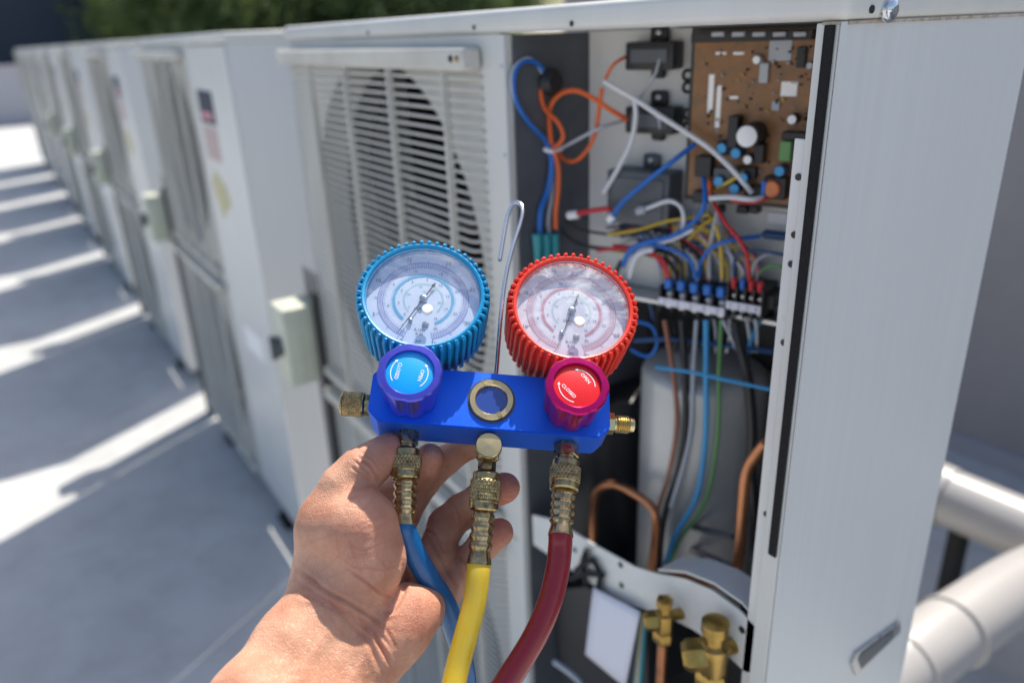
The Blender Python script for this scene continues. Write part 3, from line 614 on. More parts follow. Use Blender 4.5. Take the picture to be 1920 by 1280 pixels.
# paper sheet tucked under the plate, slightly curled
pl = [(1112, 1100), (1158, 1122), (1200, 1146), (1196, 1200), (1186, 1250), (1172, 1290), (1130, 1262), (1097, 1226), (1103, 1170)]
mb = MB(); g = []
for i in range(9):
    for j in range(7):
        u, v = j/6, i/8
        x = (1112+(1200-1112)*u)*(1-v)+(1097+(1172-1097)*u)*v; y = (1100+46*u)*(1-v)+(1226+62*u)*v
        q = ony(x, y, -.004-.006*math.sin(v*2.6+.6*u)); g.append(q)
mb.add(g, [[i*7+j, i*7+j+1, (i+1)*7+j+1, (i+1)*7+j] for i in range(8) for j in range(6)])
ps = obj('paper_sheet', mb, 'paper'); sm = ps.modifiers.new('s', 'SOLIDIFY'); sm.thickness = .0004
tag(ps, 'small white paper sheet hanging from the valve plate of the open unit', 'paper')
q = ony(1150, 1118, -.011); 
# service valves
def valve(px, py, sc, nm, big):
    q = ony(px, py, -.012); r = empty(nm, q); r.parent = u1; r.matrix_parent_inverse = Matrix()
    k = sc
    obj('valve_body', MB().lathe([(.008*k, -.02*k), (.010*k, -.016*k), (.010*k, .004*k), (.007*k, .006*k), (.007*k, .014*k), (.009*k, .0145*k), (.009*k, .022*k), (.005*k, .024*k)], 6 if not big else 24), 'brass_valve', r)
    obj('side_cap', MB().lathe([(.010*k, 0), (.011*k, .003*k), (.011*k, .012*k), (.008*k, .016*k)], 6, axis_m((-.002*k, -.004*k, -.004*k), (-.6, -.75, -.15))), 'brass_valve', r)
    obj('stem', MB().lathe([(.006*k, 0), (.006*k, .022*k)], 16, axis_m((0, 0, 0), (.3, 1, -.1))), 'brass_valve', r)
    obj('flare_nut', MB().lathe([(.010*k, 0), (.011*k, .002*k), (.011*k, .012*k), (.008*k, .016*k)], 6, axis_m((0, 0, -.018*k), (0, 0, -1))), 'brass_valve', r)
    obj('pipe', MB().tube([(0, 0, -.03*k), (0, 0, -.12), (.002, .004, -.3)], .0055*k, 12), 'copper', r)
valve(1245, 1155, .85, 'service_valve', False); valve(1338, 1215, 1.25, 'service_valve', True)
for i, (c, x) in enumerate((('skyblue', 1198), ('yellow', 1200), ('gray', 1204), ('teal', 1208))):
    wire([(x+6, 1150), (x, 1190), (x-8, 1290)], c, .002, .004, pf=ony)
wire([(1040, 1240), (1080, 1270), (1100, 1300)], 'gray', .004, .0, pf=ony)

# ------------------------------------------------------------------ pvc duct pipes behind the unit
def pvc_run(nm, label, pts, r, rings, supports):
    root = empty(nm, pts[0]); tag(root, label, 'pipe'); o = Vector(pts[0]); pts = [Vector(p)-o for p in pts]
    obj('duct', MB().tube(pts, r, 36, smooth=10), 'pvc', root)
    for p, d, wd, rr in rings:
        p = Vector(p)-o; d = Vector(d).normalized(); obj('coupling', MB().lathe([(r*1.0, 0), (rr, .001), (rr, wd), (r, wd+.001)], 36, axis_m(p-d*wd/2, d)), 'pvc', root)
    for p in supports:
        p = Vector(p)-o
        obj('support', MB().box(p.x-.014, p.x+.014, p.y-.02, p.y+.02, -o.z, p.z, .003).box(p.x-.05, p.x+.05, p.y-.03, p.y+.03, -o.z, -o.z+.015, .003), 'black_rubber', root)
pvc_run('duct_pipe', 'farther cream plastic duct pipe running along the grey wall on a black support', [(-.375, 1.02, .3), (-.1, 1.03, .3), (.9, 1.05, .3)], .058,
        [((-.365, 1.02, .3), (1, .01, 0), .05, .062)], [(-.31, 1.02, .26), (.6, 1.04, .26)])
pvc_run('duct_pipe', 'nearer thick cream plastic duct pipe with elbow and couplings beside the open unit', [(-.02, 1.30, .3), (-.12, .95, .3), (-.143, .70, .3), (-.150, .52, .295), (-.165, .40, .26), (-.19, .34, .17), (-.2, .33, .02)], .054,
        [((-.143, .665, .3), (0, 1, 0), .006, .0585), ((-.149, .545, .297), (0.05, 1, 0.05), .006, .0585), ((-.160, .43, .27), (.1, 1, .35), .012, .060)], [(-.14, .64, .25)])

# ------------------------------------------------------------------ gauge manifold
def rotm(a, b, c): return Matrix.Rotation(c, 4, 'Z')@Matrix.Rotation(b, 4, 'Y')@Matrix.Rotation(a, 4, 'X')
LM = Matrix.Translation((-.0122, -.0344, -.4459))@rotm(-.520, .0484, -.0801)
MM = CM@LM; MI = MM.inverted()
def loc_px(x, y, zl):      # photo pixel -> manifold local point on the plane z = zl
    o = MI@CP; d = (MI.to_3x3())@ray(x, y); return o+d*((zl-o.z)/d.z)
man = empty('gauge_manifold', mtx=MM)
tag(man, 'blue refrigerant gauge manifold with blue and red gauges, held up in the hand', 'pressure gauge')
T_ = Matrix.Translation
BW, BH, BT = .070, .018, .026
# body: extrusion along x of an octagonal section with chamfered ends
bm = bmesh.new(); bmesh.ops.create_cube(bm, size=1)
for v in bm.verts: v.co = Vector((v.co.x*2*BW, v.co.y*2*BH, (v.co.z-.5)*BT))
ed = [e for e in bm.edges if abs(e.verts[0].co.x-e.verts[1].co.x) < 1e-6 and abs(e.verts[0].co.y-e.verts[1].co.y) < 1e-6]
bmesh.ops.bevel(bm, geom=ed, offset=.0065, segments=1, affect='EDGES')
bmesh.ops.bevel(bm, geom=[e for e in bm.edges if e.calc_face_angle(0) > .3], offset=.0006, segments=2, affect='EDGES')
me = bpy.data.meshes.new('body'); bm.to_mesh(me); bm.free(); me.shade_smooth(); me.set_sharp_from_angle(angle=math.radians(25))
link('body', me, 'blue_anodised', man)
def R2(x, y, z): return T_((x, y, z))
def gauge(sx, rub, ink, lens, nm, needle_a, numbers, inner_col):
    cx, cy, gz = sx*.0451, .0577, .0122
    g0 = R2(cx, cy, gz)
    n = 240
    R0 = .0372
    # boot: ring body, open in front
    prof = [(.030, -.034), (.0345, -.0335), (.0362, -.030), (.0368, -.010), (R0, .004), (.0369, .0062), (.0358, .0070), (.0347, .0066), (.0340, .0052), (.0338, .0)]
    boot = MB().lathe(prof, 96, g0, close=False); boot.lathe([(.0005, -.034), (.030, -.034)], 48, g0, close=False)
    nb_ = 50
    for k in range(nb_):
        a = 2*PI*(k+.5)/nb_; c, s_ = math.cos(a), math.sin(a)
        pth = [(R0-.0012, .0052), (R0+.0006, .0062), (R0+.0017, .0050), (R0+.0018, .002), (R0+.0014, -.012), (R0+.0008, -.029), (R0-.0010, -.0315)]
        boot.tube([g0@Vector((r*c, r*s_, z)) for r, z in pth], [.0008, .00125, .00128, .00122, .00118, .0011, .0008], 8, smooth=2)
    bt = obj(nm, boot, rub, man)
    R = .0338
    dl = obj('dial', MB().lathe([(R, -.0005), (R, .0), (.0001, .0001)], 96, g0@R2(0, 0, -.0008), close=False), 'dial_white', bt)
    # inner wall of the case
    obj('case_wall', MB().lathe([(R+.00015, -.0034), (R+.00015, .0050)], 96, g0, close=False), 'dial_white', bt)
    D = g0@R2(0, 0, -.0005)
    def arc(mb, r0, r1, a0, a1, m, z=.0):
        vs = []; n_ = m+1
        for i in range(n_):
            a = math.radians(a0+(a1-a0)*i/m); vs += [D@Vector((r0*R*math.cos(a), r0*R*math.sin(a), z)), D@Vector((r1*R*math.cos(a), r1*R*math.sin(a), z))]
        mb.add(vs, [[2*i, 2*i+1, 2*i+3, 2*i+2] for i in range(m)])
    def ticks(mb, r0, r1, a0, a1, m, w, z=.00002):
        for i in range(m+1):
            a = math.radians(a0+(a1-a0)*i/m); u = Vector((math.cos(a), math.sin(a), 0)); v = Vector((-u.y, u.x, 0))*w*R
            mb.add([D@(u*r0*R-v+Vector((0, 0, z))), D@(u*r1*R-v+Vector((0, 0, z))), D@(u*r1*R+v+Vector((0, 0, z))), D@(u*r0*R+v+Vector((0, 0, z)))], [[0, 1, 2, 3]])
    a0, a1 = 251, -73
    p = MB()
    arc(p, .80, .815, a0, a1, 120); arc(p, .715, .725, a0, a1, 120); ticks(p, .735, .79, a0, a1, 110, .006); ticks(p, .80, .87, a0, a1, 14, .006)
    ticks(p, .67, .725, a0, a1, 70, .004)
    obj('outer_scale', p, ink, dl, angle=0)
    p = MB(); arc(p, .50, .545, 233, -62, 100); ticks(p, .545, .58, 233, -62, 60, .004); obj('middle_scale', p, inner_col, dl, angle=0)
    p = MB(); arc(p, .335, .34, 225, -40, 60); ticks(p, .34, .37, 225, -40, 40, .004)
    for i, tx in enumerate(('0', '20', '40', '60', '80')): text(tx, .0022, D@R2(.29*R*math.cos(math.radians(215-i*55)), .29*R*math.sin(math.radians(215-i*55)), .00004), p)
    text('°C', .0026, D@R2(0, .17*R, .00004), p)
    obj('inner_scale', p, 'ink_green', dl, angle=0)
    p = MB()
    for i, tx in enumerate(numbers):
        a = math.radians(a0+(a1-a0)*i/(len(numbers)-1)); text(tx, .0034, D@R2(.915*R*math.cos(a), .915*R*math.sin(a), .00004), p, .00004)
    for i in range(9):
        a = math.radians(228+(-55-228)*i/8); text(str(i*2), .0024, D@R2(.44*R*math.cos(a), .44*R*math.sin(a), .00004), p)
    for i in range(8):
        a = math.radians(240+(-65-240)*i/7); text(str(i*5-5), .0026, D@R2(.63*R*math.cos(a), .63*R*math.sin(a), .00004), p)
    text('CLASS 1.6', .0023, D@R2(0, -.19*R, .00004), p, .00003); text('R-134a', .0023, D@R2(0, -.62*R, .00004), p, .00003); text('R-22', .0023, D@R2(0, -.70*R, .00004), p, .00003)
    text('psi', .0028, D@R2(0, -.84*R, .00004), p, .00005)
    obj('numerals', p, 'ink_black', dl, angle=0)
    # needle
    u = Vector((math.cos(needle_a), math.sin(needle_a), 0)); v = Vector((-u.y, u.x, 0)); zz = Vector((0, 0, .0013))
    poly = [u*.86*R, u*.80*R+v*.00015, v*.0004, -u*.30*R+v*.0004, -u*.33*R+v*.0011, -u*.41*R, -u*.33*R-v*.0011, -u*.30*R-v*.0004, -v*.0004, u*.80*R-v*.00015]
    nd = MB(); nd.add([D@(q+zz) for q in poly]+[D@(q+zz+Vector((0, 0, .0003))) for q in poly], [list(range(10))[::-1], list(range(10, 20))]+[[i, (i+1) % 10, 10+(i+1) % 10, 10+i] for i in range(10)])
    obj('needle', nd, 'needle_black', bt, angle=0)
    obj('hub', MB().lathe([(.0024, .0001), (.0024, .0026), (.0019, .0030), (.0007, .0030), (.0007, .0026), (.0001, .0026)], 24, D), 'steel', bt)
    obj('stop_pin', MB().lathe([(.0013, .0001), (.0013, .0016), (.0008, .002)], 16, D@R2(-.18*R, -.46*R, 0)), 'steel', bt)
    obj('plug_shadow_disc', MB().lathe([(.0020, .0001), (.0020, .0006), (.0004, .0008)], 20, D@R2(.09*R, -.50*R, 0)), 'steel', bt)  # grey disc standing in for the lens plug's shadow on the dial
    # domed lens and its plug
    obj('lens', MB().lathe([(.0343, .0047), (.030, .0056), (.022, .0062), (.012, .0066), (.0001, .0068)], 96, g0, close=False), lens, bt)
    obj('lens_plug', MB().lathe([(.0032, .0060), (.0034, .0066), (.0033, .0078), (.0028, .0083), (.0001, .0084)], 28, g0@R2(.105*R, -.33*R, 0)), 'plug_white', bt)
    # brass stem down into the body
    obj('stem', MB().tube([g0@Vector((0, -.020, -.026)), Vector((cx, BH-.002, -.0135))], .0062, 6, smooth=0), 'brass', man)
mat('sight_dark', (.02, .06, .28), .12, coat=1.0)
mat('plug_white', (.82, .80, .76), .3, sss=.3)
gauge(-1, 'blue_rubber', 'ink_purple', 'lens_clear', 'low_pressure_gauge', math.radians(243), ['0', '5', '10', '15', '20', '25', '30', '35'], 'ink_blue')
gauge(1, 'red_rubber', 'ink_red', 'lens_scratched', 'high_pressure_gauge', math.radians(252), ['0', '10', '20', '30', '40', '50', '60', '70'], 'ink_red')
# knobs
def knob(sx, m_top, m_side, m_disc, nm, marks, rot0):
    cx = sx*.0463; K = R2(cx, 0, 0)
    def rf(a, j, r, z):
        if r < .015: return 0
        f = .5+.5*math.cos(8*(a+rot0)); q = f**3
        return -q*(.0016 if z < .026 else .0006)
    prof = [(.0155, .0005), (.0160, .004), (.0165, .012), (.0172, .020), (.0178, .0255), (.0178, .0278), (.0172, .0286), (.0148, .0289), (.0145, .0286), (.0143, .0272)]
    kb = MB().lathe(prof[:6], 128, K, rf=rf, close=False); o = obj(nm, kb, m_side, man, angle=24)
    obj('rim', MB().lathe([(.01782, .0274), (.0180, .0280), (.0172, .02885), (.0138, .0291), (.0134, .0288), (.0132, .0268)], 128, K, rf=rf, close=False), m_top, o, angle=20)
    obj('disc', MB().lathe([(.0132, .0272), (.0129, .0273), (.0001, .0273)], 64, K, close=False), m_disc, o)
    mb = MB(); rr = .0131; z = .0275
    for (tx, x, y, ang) in marks['t']: text(tx, .0028, K@R2(x*rr, y*rr, z)@Matrix.Rotation(math.radians(ang), 4, 'Z'), mb, .00003)
    for (a0, a1, r) in marks['a']:
        n_ = 20; vs = []
        for i in range(n_+1):
            a = math.radians(a0+(a1-a0)*i/n_); w_ = .00022
            vs += [K@Vector(((r*rr-w_)*math.cos(a), (r*rr-w_)*math.sin(a), z)), K@Vector(((r*rr+w_)*math.cos(a), (r*rr+w_)*math.sin(a), z))]
        mb.add(vs, [[2*i, 2*i+1, 2*i+3, 2*i+2] for i in range(n_)])
        a = math.radians(a1); s_ = 1 if a1 > a0 else -1; u = Vector((math.cos(a), math.sin(a), 0)); t = Vector((-u.y, u.x, 0))*s_; c = u*r*rr+Vector((0, 0, z+.00003))
        mb.add([K@(c+t*.0014), K@(c+u*.0009-t*.0004), K@(c-u*.0009-t*.0004)], [[0, 1, 2]])
    obj('lettering', mb, 'print_white', o, angle=0)
    obj('valve_stem', MB().lathe([(.010, .0), (.010, .0006), (.0095, .0030)], 32, K), 'brass', man)
knob(-1, 'violet_anodised', 'violet_anodised', 'blue_disc', 'blue_knob', dict(t=[('CLOSED', -.50, .05, -98), ('OPEN', .47, -.08, -102)], a=[(212, 140, .80), (-50, 30, .76)]), .1)
knob(1, 'magenta_anodised', 'magenta_anodised', 'red_disc', 'red_knob', dict(t=[('OPEN', .36, .38, -50), ('CLOSED', -.36, -.27, -45)], a=[(2, 90, .77), (260, 178, .78)]), .3)
# sight glass
SG = R2(.0002, 0, 0)
obj('sight_glass_ring', MB().lathe([(.0130, .0002), (.0130, .0014), (.0126, .0019), (.0096, .0019), (.0091, .0014), (.0090, .0003)], 64, SG, close=False), 'brass_bright', man)
obj('sight_glass', MB().lathe([(.0092, .0004), (.0001, .0004)], 48, SG, close=False), 'sight_dark', man)
obj('sight_well', MB().lathe([(.0132, .00012), (.0142, .00014)], 48, SG, close=False), 'needle_black', man)
nt_ = MB()
for a in (115, -62): 
    nt_.box(-.0012, .0012,   .0088, .0131, .0005, .00205, 0, mtx=SG@Matrix.Rotation(math.radians(a-90), 4, 'Z'))
obj('slot', nt_, 'brass', man, angle=0)
# knurling helper
def knurl(mb, r, z0, z1, mtx, nx=96, nz=34, cells=20, dep=.00045):
    hh = z1-z0; turns = cells*hh/(2*PI*r)*.62
    prof = [(r, z0+hh*i/nz) for i in range(nz+1)]
    def rf(a, j, rr, z):
        v = (z-z0)/hh*turns; p = (a/(2*PI)*cells+v) % 1; q = (a/(2*PI)*cells-v) % 1
        return -dep*max(0, 1-min(p, 1-p)/.17)-dep*max(0, 1-min(q, 1-q)/.17) if 0 < j < nz else -dep*1.2
    mb.lathe(prof, nx*2, mtx, rf=rf, close=True)
# side ports
XM = T_((-BW, -.003, -.013))@Matrix.Rotation(-PI/2, 4, 'Y')
sp = MB().lathe([(.0058, 0), (.0062, .0004), (.0062, .0035), (.0052, .004)], 6, XM); obj('port_nut', sp, 'brass', man)
cp = MB(); knurl(cp, .0073, .005, .0165, XM, cells=26); cp.lathe([(.0066, .0040), (.0072, .0046), (.0072, .0051)], 48, XM); cp.lathe([(.0072, .0165), (.0070, .0175), (.0062, .018)], 48, XM)
obj('port_cap', cp, 'brass', man)
XP = T_((BW, -.003, -.013))@Matrix.Rotation(PI/2, 4, 'Y')
fp = MB().lathe([(.0066, 0), (.0066, .0045), (.0055, .005)], 6, XP)
prof = [(.0044, .005)]
for i in range(6): prof += [(.0044, .006+i*.0013), (.0054, .0066+i*.0013)]
prof += [(.0044, .0142), (.0046, .0148), (.0042, .0168), (.0022, .0178)]
fp.lathe(prof, 32, XP); obj('flare_port', fp, 'brass_bright', man, angle=30)
# hanging hook
hk = [(928, 712, -.016), (931, 690, -.016), (935, 640, -.016), (941, 570, -.016), (949, 515, -.016), (962, 462, -.016), (975, 422, -.016), (980, 398, -.016), (977, 384, -.017), (969, 380, -.018), (960, 386, -.019), (951, 408, -.020), (944, 445, -.020), (937, 488, -.020)]
obj('hook', MB().tube([loc_px(*p) for p in hk], .0014, 12, smooth=4), 'chrome', man)
# outlets under the body
def outlet(x, hexr, nm='outlet_nut', ln=.0085):
    m_ = T_((x, -BH, -.013))@Matrix.Rotation(PI/2, 4, 'X')
    mb = MB().lathe([(hexr, -.0005), (hexr*1.02, .0006), (hexr*1.02, ln-.0006), (hexr*.9, ln)], 6, m_); mb.lathe([(hexr*.82, ln), (hexr*.82, ln+.0018)], 32, m_)
    obj(nm, mb, 'brass', man, angle=25)
outlet(-.0463, .0060); outlet(.0463, .0073)
# centre tee with a round plug facing out
m_ = T_((.0005, -BH, -.013))@Matrix.Rotation(PI/2, 4, 'X')
tee = MB().lathe([(.0072, -.0004), (.0072, .003), (.006, .0035)], 6, m_); tee.lathe([(.006, .003), (.0068, .005), (.0068, .0125), (.0056, .014)], 32, m_)
tee.lathe([(.0050, .0135), (.0052, .014), (.0052, .0205), (.0046, .021)], 6, m_)
tc_ = T_((.0005, -BH-.0085, -.013)); tee.lathe([(.0070, 0), (.0070, .006), (.0077, .0065), (.0077, .0090), (.0070, .0095)], 40, tc_)
obj('tee_fitting', tee, 'brass', man, angle=30)
obj('tee_plug', MB().lathe([(.0069, .0096), (.0073, .0099), (.0071, .0106), (.0001, .0109)], 40, tc_, close=False), 'brass_bright', man, angle=30)

# ------------------------------------------------------------------ charging hoses
def hose(label, start, endpx, enddepth, k, path, hmat, r_h, lenf):
    s_ = start; e = atd(*endpx, enddepth); d = (e-s_).normalized(); L = (e-s_).length
    root = empty('charging_hose', s_); tag(root, label, 'hose', 'charging hoses under the manifold')
    mtx = axis_m(Vector((0, 0, 0)), d)
    c = MB(); q = L*.43*lenf
    c.lathe([(.0064*k, 0), (.0074*k, .0006), (.0078*k, .001), (.0078*k, .0042), (.0083*k, .0046), (.0083*k, .0048)], 48, mtx)
    c2 = MB(); knurl(c2, .0090*k, .0048, q-.0056, mtx, cells=24, dep=.00055)
    c.lathe([(.0086*k, q-.0056), (.0086*k, q-.0048), (.0083*k, q-.0044), (.0083*k, q-.001), (.0076*k, q), (.0055*k, q+.0006)], 48, mtx)
    cpl = obj('coupling', c, 'brass', root, angle=30); obj('knurled_grip', c2, 'brass', cpl, angle=60)
    prof = [(.0050*k, q), (.0060*k, q+.0012)]; hl = L-q
    for i in range(4):
        z = q+.0012+(hl*.72)*(i/4); w = hl*.72/4
        prof += [(.0060*k, z+w*.1), (.0068*k, z+w*.3), (.0068*k, z+w*.6), (.0058*k, z+w*.9)]
    prof += [(.0060*k, q+hl*.78), (.0062*k, q+hl*.84), (.0070*k, L-.0012), (.0071*k, L), (.0066*k, L+.0002)]
    def rf(a, j, r, z): return .00018*math.cos(8*a) if j < 18 else 0
    obj('ferrule', MB().lathe(prof, 64, mtx, rf=rf), 'brass_ferrule', root, angle=50)
    pts = [e-d*.0015-s_, e+d*.001-s_]+[atd(*p)-s_ for p in path]
    obj('tube', MB().tube(pts, r_h, 24, smooth=8), hmat, root)
    return root
mat('brass_ferrule', (.66, .48, .24), .22, metal=1., noise=.5, nscale=180, col2=(.34, .22, .10), rvar=.1)
def ml(x, y, z): return MM@Vector((x, y, z))
hose('blue rubber hose on the left outlet, running down behind the palm', ml(-.0463, -BH-.0102, -.013), (758, 984), .427, .98, [(762, 1000, .428), (777, 1035, .430), (802, 1080, .434), (834, 1130, .442), (856, 1190, .450), (870, 1250, .458), (876, 1330, .466), (870, 1460, .475)], 'hose_blue', .0064, .95)
hose('yellow rubber hose on the centre tee, hanging in front of the finger tips', ml(.0005, -BH-.0208, -.013), (898, 1057), .424, .98, [(896, 1080, .422), (889, 1130, .419), (874, 1190, .415), (858, 1250, .411), (843, 1320, .405), (820, 1430, .40)], 'hose_yellow', .0066, 1.0)
hose('dark red rubber hose on the right outlet, hanging free', ml(.0463, -BH-.0102, -.013), (1051, 1004), .424, 1.0, [(1050, 1025, .423), (1045, 1070, .420), (1030, 1130, .416), (1004, 1190, .412), (968, 1250, .408), (915, 1330, .402), (850, 1420, .395)], 'hose_red', .0067, .98)

# ------------------------------------------------------------------ hand holding the couplings
def make_hand():
    VX = .0008
    lo = np.array([-.200, -.270, -.515]); hi = np.array([.022, -.048, -.315])
    nn = ((hi-lo)/VX).astype(int)+1
    ax = [lo[i]+VX*np.arange(nn[i]) for i in range(3)]
    def cc(p): x, y, d = p; return np.array([(x-960)/F*d, -(y-640)/F*d, -d])
    BIG = 1.
    def chain(pts, k=.002):
        # union of round cones along px,py,depth,radius points
        f = np.full(nn, .05, np.float32)
        for a, b in zip(pts[:-1], pts[1:]):
            A = cc(a[:3]); B = cc(b[:3]); ra, rb = a[3], b[3]; mr = max(ra, rb)+.016
            l = np.minimum(A, B)-mr; h = np.maximum(A, B)+mr
            i0 = np.clip(((l-lo)/VX).astype(int), 0, nn-1); i1 = np.clip(((h-lo)/VX).astype(int)+2, 1, nn)
            if (i1 <= i0).any(): continue
            sl = tuple(slice(i0[i], i1[i]) for i in range(3))
            X = ax[0][sl[0]][:, None, None]; Y = ax[1][sl[1]][None, :, None]; Z = ax[2][sl[2]][None, None, :]
            d = B-A; L2 = d@d
            t = np.clip(((X-A[0])*d[0]+(Y-A[1])*d[1]+(Z-A[2])*d[2])/L2, 0, 1)
            D = np.sqrt((X-A[0]-t*d[0])**2+(Y-A[1]-t*d[1])**2+(Z-A[2]-t*d[2])**2)-(ra+(rb-ra)*t)
            D = D.astype(np.float32); g = f[sl]
            h_ = np.clip(.5+.5*(g-D)/k, 0, 1); f[sl] = g*(1-h_)+D*h_-k*h_*(1-h_)
        return f
    def sm(a, b, k):
        h_ = np.clip(.5+.5*(a-b)/k, 0, 1); return a*(1-h_)+b*h_-k*h_*(1-h_)
    m = .001
    palm = chain([(625, 985, .424, .0172), (672, 990, .420, .0202), (692, 1050, .418, .0182)], .008)
    palm = sm(palm, chain([(610, 1000, .430, .0168), (612, 1080, .426, .0173), (615, 1130, .420, .0174)], .008), .010)
    palm = sm(palm, chain([(690, 1050, .420, .0182), (660, 1120, .418, .0183), (630, 1150, .418, .018)], .008), .010)
    hypo = chain([(800, 1138, .432, .0100), (772, 1150, .427, .0163), (742, 1180, .421, .0178), (705, 1215, .416, .0188)], .006)
    palm = sm(palm, hypo, .0042)
    slab = chain([(720, 1150, .446, .014), (770, 1080, .462, .012), (812, 1048, .470, .0115)], .006)
    slab = sm(slab, chain([(760, 1170, .446, .013), (815, 1130, .459, .0115), (836, 1100, .466, .0110)], .006), .006)
    slab = sm(slab, chain([(690, 1080, .455, .014), (730, 1010, .472, .012), (752, 968, .480, .0112)], .006), .006)
    slab = sm(slab, chain([(660, 1050, .455, .014), (690, 990, .472, .013), (712, 935, .484, .0118)], .006), .006)
    palm = sm(palm, slab, .006)
    arm = chain([(628, 1140, .426, .0180), (560, 1205, .405, .0205), (480, 1330, .380, .0245), (400, 1490, .350, .028)], .008)
    arm = sm(arm, chain([(700, 1205, .422, .0185), (664, 1245, .412, .0195), (610, 1350, .392, .0235), (540, 1500, .365, .028)], .008), .012)
    arm = sm(arm, chain([(660, 1170, .424, .0185), (610, 1240, .408, .021), (545, 1350, .385, .026), (470, 1500, .357, .030)], .008), .012)
    arm = sm(arm, chain([(604, 1140, .420, .0168), (552, 1220, .404, .0196)], .008), .010)
    palm = sm(palm, arm, .011)
    th = chain([(622, 965, .430, .0165), (648, 915, .431, .0140), (677, 882, .434, .0128), (700, 866, .438, .0112), (722, 852, .442, .0106), (731, 842, .444, .0093)], .004)
    palm = sm(palm, th, .006)
    idx = chain([(712, 935, .484, .0115), (752, 915, .492, .0103), (790, 888, .482, .0096), (804, 862, .466, .0092)], .003)
    mid = chain([(752, 965, .480, .0110), (796, 902, .494, .0098), (836, 862, .488, .0092), (882, 832, .476, .0086), (905, 812, .468, .0080)], .003)
    rin = chain([(812, 1048, .470, .0112), (836, 985, .482, .0114), (866, 958, .480, .0108), (905, 930, .470, .0096), (946, 914, .459, .0093)], .003)
    lit = chain([(836, 1100, .466, .0108), (866, 1062, .474, .0098), (905, 1022, .466, .0092), (936, 998, .456, .0086)], .003)
    # pads fuller on the palmar side
    idx = sm(idx, chain([(803, 868, .460, .0080), (806, 856, .459, .0080)], .003), .004)
    for f in (idx, mid, rin, lit): palm = sm(palm, f, .0035)
    g = palm
    # surface nets
    ins = g < 0; nx, ny, nz = g.shape
    vid = -np.ones((nx-1, ny-1, nz-1), np.int64)
    cnt = np.zeros((nx-1, ny-1, nz-1), np.int8)
    for dx in (0, 1):
        for dy in (0, 1):
            for dz in (0, 1): cnt += ins[dx:nx-1+dx, dy:ny-1+dy, dz:nz-1+dz]
    I = np.argwhere((cnt > 0) & (cnt < 8)); vid[I[:, 0], I[:, 1], I[:, 2]] = np.arange(len(I))
    acc = np.zeros((len(I), 3)); num = np.zeros(len(I))
    corners = [(0, 0, 0), (1, 0, 0), (0, 1, 0), (1, 1, 0), (0, 0, 1), (1, 0, 1), (0, 1, 1), (1, 1, 1)]
    for a in corners:
        for ax_ in range(3):
            if a[ax_]: continue
            b = list(a); b[ax_] = 1
            ga = g[I[:, 0]+a[0], I[:, 1]+a[1], I[:, 2]+a[2]]; gb_ = g[I[:, 0]+b[0], I[:, 1]+b[1], I[:, 2]+b[2]]
            mk = (ga < 0) != (gb_ < 0); t = np.where(mk, ga/(ga-gb_+1e-12), 0)
            p = np.array(a, float)[None]+np.zeros((len(I), 3)); p[:, ax_] += t
            acc += p*mk[:, None]; num += mk
    V = lo+(I+acc/num[:, None])*VX
    Fc = []
    for ax_ in range(3):
        o1, o2 = [(1, 2), (2, 0), (0, 1)][ax_]
        s0 = [slice(1, -1)]*3; s0[ax_] = slice(0, -1); s1 = list(s0); s1[ax_] = slice(1, None)
        A = ins[tuple(s0)]; B = ins[tuple(s1)]
        E = np.argwhere(A != B); off = np.ones(3, int); off[ax_] = 0; E = E+off
        fl = ins[E[:, 0], E[:, 1], E[:, 2]]
        def gv(d1, d2):
            q = E.copy(); q[:, o1] -= d1; q[:, o2] -= d2; return vid[q[:, 0], q[:, 1], q[:, 2]]
        q = np.stack([gv(1, 1), gv(0, 1), gv(0, 0), gv(1, 0)], 1); q[~fl] = q[~fl][:, ::-1]
        Fc.append(q)
    Fc = np.concatenate(Fc); Fc = Fc[(Fc >= 0).all(1)]
    # smooth a little
    ed = np.concatenate([Fc[:, [0, 1]], Fc[:, [1, 2]], Fc[:, [2, 3]], Fc[:, [3, 0]]])
    for it in range(3):
        a = np.zeros_like(V); c = np.zeros(len(V))
        for k in range(3):
            a[:, k] = np.bincount(ed[:, 0], V[ed[:, 1], k], len(V))+np.bincount(ed[:, 1], V[ed[:, 0], k], len(V))
        c = np.bincount(ed[:, 0], minlength=len(V))+np.bincount(ed[:, 1], minlength=len(V))
        V = V*.5+.5*a/c[:, None]
    # normals
    def normals(V):
        n = np.cross(V[Fc[:, 2]]-V[Fc[:, 0]], V[Fc[:, 3]]-V[Fc[:, 1]]); N_ = np.zeros_like(V)
        for k in range(3):
            for j in range(4): N_[:, k] += np.bincount(Fc[:, j], n[:, k], len(V))
        return N_/(np.linalg.norm(N_, axis=1)[:, None]+1e-12)
    N_ = normals(V)
    px = 960+F*V[:, 0]/-V[:, 2]; py = 640-F*V[:, 1]/-V[:, 2]; dep = -V[:, 2]
    front = np.clip(N_[:, 2]*2+.3, 0, 1)
    D = np.zeros(len(V)); red = np.zeros(len(V))
    def crease(pts, amp, sig, dr=None, wob=2.):
        nonlocal D
        pts = np.array(pts, float); q = []
        for i in range(len(pts)-1):
            for t in np.linspace(0, 1, 14, endpoint=False): q.append(pts[i]*(1-t)+pts[i+1]*t)
        q = np.array(q+[pts[-1]])
        q = q+np.stack([np.sin(np.arange(len(q))*.35+pts[0, 0])*wob*.5, np.cos(np.arange(len(q))*.29+pts[0, 1])*wob*.5], 1)
        mk = (px > q[:, 0].min()-40) & (px < q[:, 0].max()+40) & (py > q[:, 1].min()-40) & (py < q[:, 1].max()+40)
        if dr: mk &= (dep > dr[0]) & (dep < dr[1])
